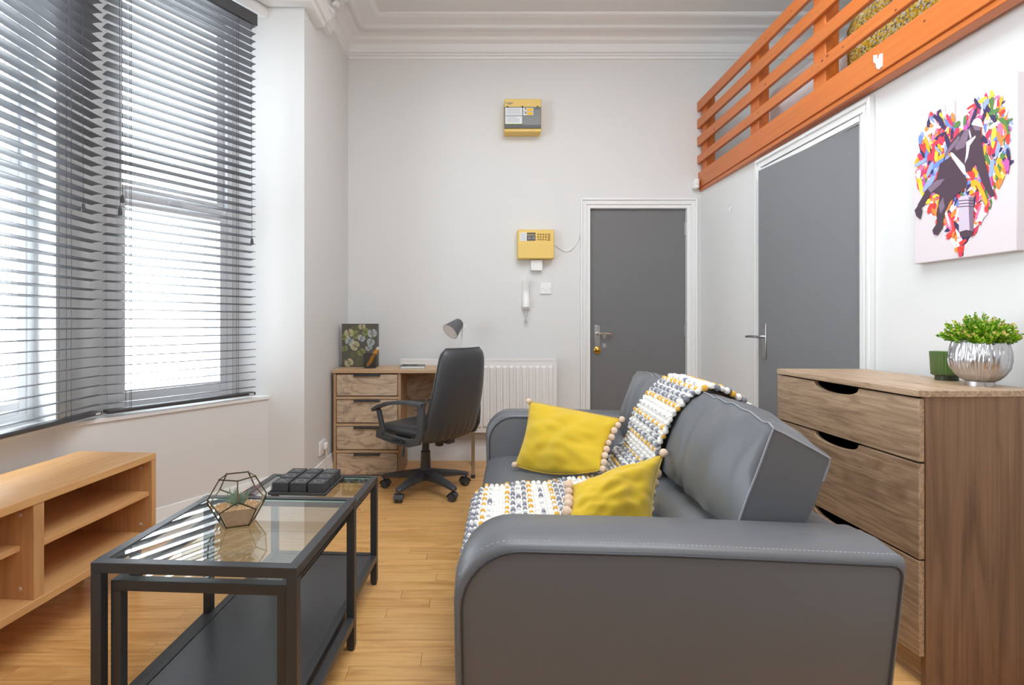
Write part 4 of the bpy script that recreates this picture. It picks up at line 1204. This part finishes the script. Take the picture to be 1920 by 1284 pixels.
def seat_cushion(y0, y1):
    rows = []; N = 24
    def outline(s):   # s 0..1 across y
        e = 1 - abs(2 * s - 1) ** 6
        top = 0.400 + 0.022 * math.sqrt(e) ; pts = []
        for x_, z_ in ((0.012, 0.262), (0.0, 0.29), (-0.004, 0.33), (0.004, 0.372), (0.03, 0.396), (0.10, 0.408), (0.3, 0.415), (0.5, 0.412), (0.66, 0.405), (0.70, 0.39), (0.70, 0.262)):
            if z_ > 0.38: z_ = z_ - 0.018 * (1 - math.sqrt(max(0, e)))
            if z_ > 0.405: z_ += 0.01 * e
            if x_ < 0.02: x_ += 0.012 * (1 - math.sqrt(max(0, e)))
            pts.append((x_, z_))
        return pts
    for i in range(N + 1):
        s = i / N; y_ = y0 + 0.002 + (y1 - y0 - 0.004) * s
        rows.append([Vector((x_ + 0.0, y_, z_)) for x_, z_ in outline(s)])
    m = MB().grid(rows, closed=True); m.poly(rows[0][::-1]); m.poly(rows[-1])
    c = m.build('seat_cushion', leather_m, sf, sharp=60)
    return c


seat_cushion(AW, mid); seat_cushion(mid, SL - AW)
BP = [(0.610, 0.420), (0.600, 0.455), (0.606, 0.495), (0.635, 0.528), (0.664, 0.545), (0.684, 0.556), (0.680, 0.575), (0.676, 0.61), (0.682, 0.66), (0.696, 0.715), (0.718, 0.77), (0.744, 0.808), (0.766, 0.828),
      (0.795, 0.834), (0.835, 0.822), (0.872, 0.795), (0.892, 0.766), (0.896, 0.748), (0.888, 0.70), (0.868, 0.64), (0.835, 0.60), (0.80, 0.56), (0.795, 0.42)]
BE = [(0.61, .42), (.605, .455), (.612, .495), (.636, .53), (.66, .548), (.672, .556), (.678, .58), (.686, .61), (.703, .66), (.723, .712), (.742, .765), (.756, .805), (.764, .826),
      (.79, .814), (.825, .795), (.862, .775), (.896, .756), (.894, .742), (.880, .70), (.86, .64), (.84, .60), (.81, .56), (.80, .42)]


pale_pipe = mat('pale_grey_piping', S(140, 144, 150), 0.45)


def back_cushion(y0, y1, seed):
    rows = []; N = 44
    nP = len(BP)
    for i in range(N + 1):
        s = i / N; s = 0.5 - 0.5 * math.cos(PI * s) if 0 else s; y_ = y0 + (y1 - y0) * s; e = 1 - abs(2 * s - 1) ** 3
        be = 1 - abs(2 * s - 1) ** 5
        PR = [(a[0] * be + b[0] * (1 - be), a[1] * be + b[1] * (1 - be)) for a, b in zip(BP, BE)]
        ring = []
        for k, (x_, z_) in enumerate(PR):
            px_, pz_ = PR[k - 1]; nx_, nz_ = PR[(k + 1) % nP]
            t = Vector((nx_ - px_, nz_ - pz_)).normalized(); nr = Vector((-t.y, t.x))
            amt = 0
            if 6 <= k <= 12: amt = 0.030 * e - 0.010 * math.exp(-((s - 0.5) / 0.03) ** 2)
            elif 13 <= k <= 16: amt = 0.016 * e - 0.006 * math.exp(-((s - 0.5) / 0.04) ** 2)
            elif 1 <= k <= 3: amt = 0.014 * e
            elif k >= 18: amt = 0
            if 6 <= k <= 14:   # creases running in from the seams
                amt += (0.009 * noise.noise((s * 11 + seed, k * 0.4, seed)) + 0.007 * math.sin(s * 50 + k * 0.5 + seed) * math.exp(-min(s, 1 - s) / 0.07)) * min(1, be * 4)
            ring.append(Vector((x_ + nr.x * amt, y_, z_ + nr.y * amt)))
        rows.append(ring)
    m = MB().grid(rows, closed=True); m.poly(rows[0][::-1]); m.poly(rows[-1])
    c = m.build('back_cushion', leather_m, sf, sharp=50)
    for r_, yy in ((rows[0], 0.001), (rows[-1], -0.001)):
        MB().tube([v for v in r_[1:19]], 0.0026, 6).build('piping', pale_pipe, c, label='paler grey seam piping')
    # piping along top front and top back edges
    for k in (12, 16):
        MB().tube([r_[k] + Vector((0, 0, 0.001)) for r_ in rows], 0.0024, 6).build('piping', pale_pipe if k == 12 else leather_m, c)
    MB().tube([r_[5] for r_ in rows], 0.003, 6).build('piping', piping_m, c)
    return c


back_cushion(AW + 0.012, mid - 0.004, 1.3)
back_cushion(mid + 0.004, SL - AW - 0.012, 4.1)

# ------------------------------------------------------------------ throw over the sofa
path = [((0.925, 0.690), 0.72, 1.05), ((0.928, 0.778), 0.70, 1.04), ((0.893, 0.822), 0.68, 1.03), ((0.83, 0.858), 0.66, 1.02), ((0.764, 0.872), 0.645, 1.02), ((0.712, 0.835), 0.655, 1.04), ((0.665, 0.765), 0.68, 1.08), ((0.636, 0.67), 0.715, 1.14),
        ((0.632, 0.60), 0.74, 1.19), ((0.626, 0.560), 0.76, 1.22), ((0.585, 0.524), 0.77, 1.24), ((0.562, 0.468), 0.76, 1.25), ((0.535, 0.441), 0.74, 1.22), ((0.42, 0.439), 0.60, 1.08), ((0.25, 0.439), 0.48, 1.0), ((0.10, 0.432), 0.45, 0.985),
        ((0.03, 0.425), 0.44, 0.98), ((-0.008, 0.40), 0.43, 0.97), ((-0.020, 0.35), 0.42, 0.96), ((-0.022, 0.28), 0.41, 0.95), ((-0.020, 0.20), 0.41, 0.95)]
# resample evenly
seglen = [0]
for i in range(1, len(path)): seglen.append(seglen[-1] + math.dist(path[i][0], path[i - 1][0]))
tot = seglen[-1]


def on_path(s):
    for i in range(1, len(path)):
        if s <= seglen[i] or i == len(path) - 1:
            t = (s - seglen[i - 1]) / (seglen[i] - seglen[i - 1]); t = min(1, max(0, t))
            (a, n0, f0), (b, n1, f1) = path[i - 1], path[i]
            d = Vector((b[0] - a[0], b[1] - a[1])).normalized()
            return a[0] + (b[0] - a[0]) * t, a[1] + (b[1] - a[1]) * t, n0 + (n1 - n0) * t, f0 + (f1 - f0) * t, Vector((d.y, -d.x)) * -1


th = thing('throw_blanket', 'white bobbled throw with slate and mustard tufts draped over the sofa back and seat', 'throw', sofa_w((0.3, 0.75, 0.42)), SA)
base = MB(); rows = []
NS = int(tot / 0.0095)


def tp_(s, u):
    x_, z_, n_, f_, nn = on_path(s)
    y_ = n_ + (f_ - n_) * u + 0.006 * math.sin(s * 37 + u * 3)
    lift = 0.004 + 0.003 * noise.noise((s * 9, u * 5, 3))
    # outward is away from the sofa: choose sign so that it lifts
    return sofa_w((x_ + nn.x * lift * -1, y_, z_ + nn.y * lift * -1)), Vector((-nn.x, 0, -nn.y))


for i in range(NS + 1):
    rows.append([tp_(tot * i / NS, k / 24)[0] for k in range(25)])
base.grid(rows)
bo_ = base.build('woven_ground', yarn_m, th, world=True); q = bo_.modifiers.new('s', 'SOLIDIFY'); q.thickness = 0.004; q.offset = 0
ym = MB(); gm2 = MB(); mm2 = MB()
nrow = int(tot / 0.0205)
pat = ['g', 'g', 'g', 'm', 'w', 's', 'w', 'm', 'g', 's', 'g', 'm', 'w', 'w', 's', 'm']
dash = MB()
for i in range(nrow + 1):
    s = tot * i / nrow; kind_ = pat[i % len(pat)]
    pts = [];
    n_, f_ = on_path(s)[2:4]; wid = f_ - n_; K = max(12, int(wid / 0.011))
    for k in range(K + 1):
        p, nr = tp_(s, k / K)
        pts.append(p + Matrix.Rotation(SA, 3, 'Z') @ nr * 0.004)
    ym.tube(pts, [0.0062 + 0.0022 * math.sin(k * 2.1 + i) for k in range(K + 1)], 6)
    nt_ = int(wid / 0.054)
    for k in range(nt_ + 1):
        u = (k + 0.5 * (i % 2) + random.uniform(-0.1, 0.1)) / (nt_ + 0.5)
        if u > 1 or u < 0: continue
        p, nr = tp_(s, u)
        p = p + Matrix.Rotation(SA, 3, 'Z') @ nr * 0.007
        tgt = {'g': gm2, 'm': mm2, 's': gm2 if random.random() < 0.25 else ym, 'w': ym}[kind_]
        r__ = random.uniform(0.0078, 0.0098) if kind_ != 'w' else random.uniform(0.007, 0.009)
        ax = sofa_w((0, 1, 0)) - sofa_w((0, 0, 0)); m3 = ax.to_track_quat('Z', 'Y').to_matrix()
        tgt.ball(p, r__, 8, 5, (1, 1, 1.2 if kind_ != 'w' else 1.5), m3)
        if kind_ in 'gs':
            u2 = min(1, u + 0.4 / (nt_ + 0.5)); p2, nr2 = tp_(s, u2); p2 = p2 + Matrix.Rotation(SA, 3, 'Z') @ nr2 * 0.0075
            dash.ball(p2, 0.0065, 7, 4, (1, 1, 1.7), m3)
# edge bobbles
for u in (0.0, 1.0):
    k = 0; s = 0.0
    while s < tot:
        p, nr = tp_(s, u); tgt = (ym, ym, gm2, ym, mm2)[k % 5]
        tgt.ball(p + Vector((random.uniform(-0.003, 0.003), 0, 0.003)), random.uniform(0.008, 0.012), 8, 5); s += 0.021; k += 1
ym.build('white_yarn_rows', yarn_m, th, world=True, kind='stuff')
dash.build('pale_grey_stitches', mat('pale_grey_yarn', S(182, 183, 188), 0.9), th, world=True, kind='stuff')
gm2.build('slate_tufts', yarn_grey, th, world=True, kind='stuff')
mm2.build('mustard_tufts', yarn_must, th, world=True, kind='stuff')


# ------------------------------------------------------------------ cushions with pompoms
def pillow(label, TL, TR, BR, BL, puffn, sag, seed, pomr=0.013, back=(0,)):
    TL, TR, BR, BL = map(Vector, (TL, TR, BR, BL))
    N = 34
    cen = (TL + TR + BR + BL) / 4
    nrm = (TR - TL).cross(BL - TL).normalized()
    if nrm.y > 0: nrm = -nrm      # towards the viewer side
    root = thing('scatter_cushion', label, 'cushion', (cen.x, cen.y, min(BL.z, BR.z)), 0, 'mustard velvet cushions on the sofa')
    def pt(u, v, side):
        a = TL.lerp(TR, u); b = BL.lerp(BR, u); p = a.lerp(b, v)
        eu = 1 - (2 * u - 1) ** 2; ev = 1 - (2 * v - 1) ** 2
        # edges drawn in between the pointed corners
        c2 = a.lerp(b, 0.5)
        p = p + (cen - p) * 0.0
        p += (TL.lerp(BL, v).lerp(TR.lerp(BR, v), 0.5) - p).normalized() * 0.018 * ev * abs(2 * u - 1) ** 3 if abs(2 * u - 1) > 1e-6 else Vector()
        th_ = puffn * (max(0, eu) ** 0.55) * (max(0, ev) ** 0.55)
        wr = 0.018 * noise.noise((u * 5 + seed, v * 4 + u * 3, seed)) + 0.012 * noise.noise((u * 3 + v * 5, v * 7 - u * 5, seed + 3))
        th_ += wr * (eu * ev) ** 0.4
        if side > 0: p = p + nrm * th_
        else: p = p - nrm * th_ * 0.8
        p = p + Vector((0, 0, -1)) * sag * eu * v * v
        return p
    for sd in (1,):
        rows = [[pt(k / N, j / N, 1) for k in range(N + 1)] for j in range(N + 1)]
        rows2 = [[pt(k / N, j / N, -1) for k in range(N + 1)] for j in range(N + 1)]
        MB().grid(rows).grid(rows2).build('velvet_cover', velvet_m, root, world=True, sharp=120)
    edge = [pt(k / N, 0, 1) for k in range(N + 1)] + [pt(1, k / N, 1) for k in range(1, N + 1)] + [pt(1 - k / N, 1, 1) for k in range(1, N + 1)] + [pt(0, 1 - k / N, 1) for k in range(1, N + 1)]
    MB().tube(edge, 0.0028, 6).build('seam', velvet_m, root, world=True)
    first = None
    for side_u in (0.0, 1.0):
        for k in range(9):
            v = 0.0 + k / 8
            p = pt(side_u, v, 1) + (pt(side_u, v, 1) - pt(0.5, v, 1) + nrm * puffn).normalized() * pomr * (0.7 if side_u not in back else 0.0)
            p += nrm * (random.uniform(-0.045, -0.03) if (side_u in back and 0 < k < 8) else random.uniform(0.0, 0.012))
            if first is None:
                b_ = MB()
                prof_n = 12
                b_.ball((0, 0, 0), pomr, 12, 8)
                first = b_.build('pompom', pom_m, root)
                for vv in first.data.vertices: vv.co *= 1 + 0.12 * noise.noise(vv.co * 300)
                first.location = p - root.location
            else:
                o = inst(first, p - root.location)
                s_ = random.uniform(0.85, 1.1); o.scale = (s_, s_, s_)
    return root


pillow('mustard velvet cushion propped up at the far end of the seat', W(993, 753, 2.52), W(1163, 786, 2.27), W(1128, 880, 2.14), W(966, 872, 2.40), 0.060, 0.028, 2.0)
pillow('mustard velvet cushion lying nearer the camera, partly behind the near arm', W(1070, 912, 1.66), W(1243, 853, 1.77), W(1222, 1000, 1.62), W(1046, 1020, 1.50), 0.07, 0.0, 9.0, 0.0155, (1.0,))

# ------------------------------------------------------------------ chest of drawers
CX0, CX1, CY0, CY1, CZ = 1.327, 1.70, 1.58, 2.32, 0.885
cd = thing('chest_of_drawers', 'grey-brown oak-effect chest with three cut-out drawers beside the sofa', 'chest of drawers', (CX0, CY0, 0))
cw, cl = CX1 - CX0, CY1 - CY0
tpoly = []
for cx_, cy_, a0 in ((0.02, 0.02, 180), (cw - 0.003, 0.003, 270), (cw - 0.003, cl - 0.003, 0), (0.02, cl - 0.02, 90)):
    rr_ = 0.028 if cx_ < 0.1 else 0.003
    for k in range(7):
        a = R(a0 + 15 * k); tpoly.append((cx_ + rr_ * math.cos(a), cy_ + rr_ * math.sin(a)))
MB().prism(tpoly, CZ - 0.020, CZ).build('chest_top', chest_h, cd, bevel=0.002)
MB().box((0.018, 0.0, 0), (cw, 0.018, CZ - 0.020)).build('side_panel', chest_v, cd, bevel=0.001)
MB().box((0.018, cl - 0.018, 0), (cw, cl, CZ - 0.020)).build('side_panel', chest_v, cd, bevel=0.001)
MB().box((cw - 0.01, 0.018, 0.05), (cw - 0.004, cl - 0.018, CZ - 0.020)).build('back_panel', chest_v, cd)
MB().box((0.03, 0.018, 0), (0.045, cl - 0.018, 0.088)).build('plinth', chest_h, cd)
ins_m = mat('drawer_inside_dark', S(40, 34, 30), 0.8)
for za, zb in ((0.671, 0.859), (0.382, 0.665), (0.093, 0.376)):
    c0, hw_, dp = cl / 2, 0.118, 0.032
    pl = [(0.004, za), (cl - 0.004, za), (cl - 0.004, zb)]
    for k in range(15):
        a = PI * k / 14; pl.append((c0 + hw_ * math.cos(a), zb - dp * (math.sin(a) ** 0.8)))
    pl.append((0.004, zb))
    d_ = MB().extr(pl, 0.0, 0.017, lambda p, q, t: (t, p, q)).build('drawer', chest_h, cd, bevel=0.0012)
    MB().box((0.02, 0.03, za + 0.01), (0.028, cl - 0.03, zb - 0.05)).box((0.30, 0.03, za + 0.01), (0.308, cl - 0.03, zb - 0.02)).box((0.02, 0.03, za + 0.01), (0.308, cl - 0.03, za + 0.018)).box((0.02, 0.022, za + 0.01), (0.308, 0.03, zb - 0.02)).box((0.02, cl - 0.03, za + 0.01), (0.308, cl - 0.022, zb - 0.02)).build('drawer_box', ins_m, d_)

# ------------------------------------------------------------------ plant pot and tealight glass on the chest
pY = 1.70
pX = (1837 - CX) * pY / F
pt_ = thing('plant_pot', 'hammered silver footed bowl holding a bright green leafy plant, on the chest', 'potted plant', (pX, pY, CZ))
prof = [(0.042, 0.012), (0.060, 0.020), (0.080, 0.036), (0.094, 0.058), (0.0995, 0.080), (0.099, 0.100), (0.094, 0.122), (0.088, 0.142), (0.086, 0.148)]
pr = []
for i in range(len(prof) - 1):
    for k in range(4):
        t = k / 4; pr.append((prof[i][0] * (1 - t) + prof[i + 1][0] * t, prof[i][1] * (1 - t) + prof[i + 1][1] * t))
pr.append(prof[-1])
KR = 0.76
pr = [(a_ * KR, b_) for a_, b_ in pr]
silver = mat('hammered_silver', S(200, 200, 203), 0.33, metal=1.0)


def ham(a, z):
    v = noise.noise((math.cos(a) * 15, math.sin(a) * 15, z * 22)) + 0.7 * noise.noise((math.cos(a) * 32, math.sin(a) * 32, z * 45))
    return 1 + 0.042 * v


MB().lathe(pr + [(0.083 * KR, 0.148), (0.080 * KR, 0.12)], 240, rf=ham).build('bowl', silver, pt_, sharp=80)
MB().lathe([(0, 0), (0.036, 0), (0.036, 0.013), (0.033, 0.015), (0, 0.015)], 40).build('foot_ring', silver, pt_)
MB().lathe([(0, 0.128), (0.062, 0.130)], 30).build('soil', mat('soil_brown', S(60, 45, 32), 0.9), pt_)
lm_ = [mat('leaf_lime', S(150, 190, 30), 0.45, var=0.2, vscale=50), mat('leaf_green', S(96, 148, 28), 0.5, var=0.2, vscale=50), mat('leaf_blush', S(206, 186, 110), 0.5)]
fo = MB(); stm = MB()
for i in range(190):
    a = random.uniform(0, 2 * PI); q = math.sqrt(random.random()); b0 = Vector((math.cos(a) * q * 0.056, math.sin(a) * q * 0.056, 0.13))
    tilt = q * R(58); hgt = random.uniform(0.07, 0.105) * (1.0 - 0.3 * q)
    d = Vector((math.cos(a) * math.sin(tilt), math.sin(a) * math.sin(tilt), math.cos(tilt))); d.x += random.uniform(-.15, .15); d.normalize()
    tip = b0 + d * hgt * (0.75 if q > 0.7 else 1)
    stm.tube([b0, b0.lerp(tip, 0.5) + Vector((0, 0, 0.004)), tip], 0.0012, 4)
    for k in range(13):
        t = 0.35 + 0.65 * k / 12; p = b0.lerp(tip, t); an = k * 2.4 + i
        side = d.orthogonal().normalized(); side = Matrix.Rotation(an, 3, d) @ side
        ld = (side * (1.0 - 0.5 * t) + d * (0.35 + 0.6 * t)).normalized(); Ln = random.uniform(0.010, 0.015) * (1.15 - 0.35 * t)
        wv = d.cross(side).normalized() * Ln * 0.42; up = ld.cross(wv).normalized() * Ln * 0.10
        fo.cur = 2 if (t > 0.93 and random.random() < 0.5) else (0 if random.random() < 0.62 else 1)
        fo.add([p, p + ld * Ln * 0.55 + wv + up, p + ld * Ln, p + ld * Ln * 0.55 - wv + up, p + ld * Ln * 0.5 - up * 0.6], [(0, 1, 4), (1, 2, 4), (2, 3, 4), (3, 0, 4)])
fo.build('foliage', lm_, pt_, kind='stuff', sharp=60); stm.build('stems', lm_[1], pt_, kind='stuff')

gY = 1.86; gX = (1775 - CX) * gY / F
gg = thing('ribbed_glass', 'green ribbed tealight glass half hidden behind the silver pot', 'glass', (gX, gY, CZ))
ggm = mat('green_glass', S(140, 168, 110), 0.1, trans=0.8)
MB().lathe([(0.036, 0.016), (0.042, 0.020), (0.046, 0.100), (0.0435, 0.100), (0.039, 0.024), (0, 0.022)], 120, rf=lambda a, z: 1 + 0.03 * math.cos(a * 30)).build('cup', ggm, gg, sharp=80)
MB().lathe([(0, 0), (0.033, 0), (0.033, 0.016), (0.036, 0.017), (0, 0.018)], 40).build('foot', mat('dark_green_glass', S(58, 70, 52), 0.15, trans=0.3), gg)

# ------------------------------------------------------------------ canvas print on the right wall
PXF = 1.775
cvY0, cvY1, cvZ0, cvZ1 = 1.737, 2.143, 1.320, 1.905
pc = thing('canvas_print', 'canvas with a multicoloured paint-stroke heart and a stooping dark figure, above the chest', 'picture', (XR, (cvY0 + cvY1) / 2, cvZ0))
MB().box((PXF, cvY0, cvZ0), (XR, cvY1, cvZ1)).build('canvas', canvas_m, pc, world=True, bevel=0.003)


def art(x, y, lay):
    px = 1680 + x * 240 / 770; py = 120 + y * 400 / 1284
    Y = PXF / ((px - CX) / F); Z = EYE - (py - CY) * Y / F
    return Vector((PXF - 0.0006 - lay * 0.00004, min(cvY1 - 0.004, max(cvY0 + 0.004, Y)), min(cvZ1 - 0.004, max(cvZ0 + 0.004, Z))))


heart = [(390, 400), (365, 350), (330, 305), (290, 282), (245, 292), (205, 325), (170, 385), (145, 455), (128, 540), (125, 620), (132, 700), (155, 775), (200, 860), (250, 940), (300, 1000), (340, 1080), (390, 1150),
         (430, 1085), (490, 985), (550, 880), (605, 785), (650, 690), (680, 590), (692, 450), (675, 310), (635, 220), (575, 180), (515, 195), (455, 255), (415, 330)]


def inside(x, y, P):
    c = False
    for i in range(len(P)):
        x0_, y0_ = P[i]; x1_, y1_ = P[i - 1]
        if (y0_ > y) != (y1_ > y) and x < (x1_ - x0_) * (y - y0_) / (y1_ - y0_) + x0_: c = not c
    return c


pal = [(226, 66, 60), (236, 120, 160), (244, 176, 40), (110, 140, 214), (250, 240, 240), (214, 60, 90), (90, 130, 70), (60, 50, 90), (240, 140, 60), (150, 170, 225), (200, 90, 170), (255, 214, 70)]
pm = [mat('print_%s' % n_, S(*c_), 0.7) for n_, c_ in zip(('red', 'pink', 'amber', 'blue', 'white', 'crimson', 'green', 'indigo', 'orange', 'sky', 'magenta', 'yellow'), pal)]
rnd = random.Random(21)
art_m = MB(); lay = 0
hp_ = MB(); hp_.cur = 4
hp_.poly([art(x, y, 0) for x, y in heart])
art_m.v, art_m.f, art_m.mi = hp_.v, hp_.f, hp_.mi
n_s = 0
while n_s < 700:
    x, y = rnd.uniform(120, 700), rnd.uniform(175, 1150)
    if not inside(x, y, heart): continue
    n_s += 1; lay += 0.12
    a = R(rnd.choice((80, 90, 100, 70, 115, 50, -40)) + rnd.uniform(-12, 12)); L_ = rnd.uniform(26, 78); w_ = rnd.uniform(6, 17)
    if not inside(x + L_ * math.cos(a), y + L_ * math.sin(a), heart) or not inside(x - L_ * math.cos(a), y - L_ * math.sin(a), heart): L_ *= 0.6
    if y < 620 and x < 360: c_ = rnd.choice((0, 1, 2, 4, 3, 9, 5, 8, 7, 11))
    elif y > 850: c_ = rnd.choice((0, 4, 1, 7, 5, 0, 8, 4))
    else: c_ = rnd.randrange(12)
    art_m.cur = c_
    pts = []
    for u, v in ((-1, -0.5), (-0.4, -1), (0.5, -0.8), (1, -0.3), (0.9, 0.5), (0.2, 1), (-0.7, 0.8)):
        pts.append(art(x + u * L_ * math.cos(a) - v * w_ * math.sin(a), y + u * L_ * math.sin(a) + v * w_ * math.cos(a), lay))
    art_m.poly(pts)
art_m.build('heart_print', pm, pc, world=True, smooth=False)
fig = MB(); lay = 90


def fp_(P, c, l): fig.cur = c; fig.poly([art(x, y, l) for x, y in P])


fp_([(440, 395), (470, 372), (520, 385), (522, 460), (545, 590), (580, 735), (605, 790), (575, 800), (525, 715), (492, 620), (480, 600), (462, 640), (432, 650), (395, 600), (360, 560), (330, 520), (290, 590), (300, 540), (330, 480), (370, 430), (400, 400)], 0, 90)
fp_([(270, 600), (330, 560), (400, 620), (435, 700), (428, 745), (370, 785), (330, 830), (300, 900), (285, 990), (255, 1000), (250, 900), (270, 790), (225, 770), (175, 850), (150, 870), (135, 850), (190, 755), (250, 690)], 0, 92)
fp_([(118, 880), (140, 850), (165, 880), (152, 935), (128, 915)], 0, 94)
fp_([(225, 1000), (250, 960), (285, 985), (255, 1030), (232, 1025)], 0, 94)
fp_([(300, 540), (350, 470), (385, 430), (395, 450), (345, 510), (300, 570)], 1, 96)
fp_([(360, 500), (420, 400), (455, 385), (440, 440), (420, 500), (370, 520)], 1, 96)
fp_([(335, 530), (350, 535), (420, 610), (430, 660), (415, 665), (375, 610), (335, 550)], 2, 98)
fp_([(430, 470), (485, 430), (487, 440), (452, 490), (440, 560), (420, 600), (430, 530)], 2, 98)
fp_([(445, 400), (452, 398), (462, 440), (452, 450)], 2, 98)
fp_([(460, 365), (475, 335), (500, 322), (520, 335), (538, 385), (520, 378), (490, 372)], 2, 99)
fp_([(470, 375), (500, 373), (520, 382), (515, 400), (480, 398)], 1, 99)
fp_([(195, 745), (250, 700), (300, 690), (270, 730), (215, 775)], 1, 96); fp_([(262, 850), (290, 800), (300, 860), (275, 900)], 1, 96)
# bucket
fp_([(384, 805), (400, 795), (440, 790), (470, 796), (476, 810), (474, 1000), (468, 1030), (430, 1044), (395, 1035), (386, 1000)], 3, 100)
fp_([(445, 800), (470, 798), (476, 810), (474, 1000), (462, 1030), (452, 1030), (446, 900)], 1, 101)
fp_([(388, 1010), (430, 998), (474, 1005), (468, 1032), (430, 1046), (396, 1036)], 0, 102)
for yy in (820, 838, 856): fp_([(384, yy + 2), (430, yy - 3), (477, yy), (477, yy + 5), (430, yy + 2), (384, yy + 7)], 0, 102)
fp_([(455, 705), (480, 695), (510, 710), (540, 770), (560, 830), (550, 860), (520, 790), (490, 730), (460, 740)], 4, 97)
fp_([(228, 330), (240, 330), (262, 372), (278, 375), (272, 390), (250, 385), (236, 425), (222, 425), (238, 375), (212, 350), (212, 335), (246, 360)], 2, 97)
fp_([(620, 330), (650, 320), (680, 350), (690, 420), (680, 425), (662, 370), (630, 345)], 5, 97)
for x in (300, 360): fp_([(x, 215 if x == 360 else 240), (x + 3, 214 if x == 360 else 239), (x + 4, 330), (x + 1, 330)], 6, 89)
fig.build('figure_print', [mat('print_plum', S(78, 58, 72), 0.7), mat('print_mauve', S(130, 108, 128), 0.7), mat('print_pale', S(232, 214, 224), 0.7), mat('print_lilac', S(205, 190, 208), 0.7), pm[2], pm[6], mat('print_line', S(170, 155, 165), 0.7)], pc, world=True, smooth=False)
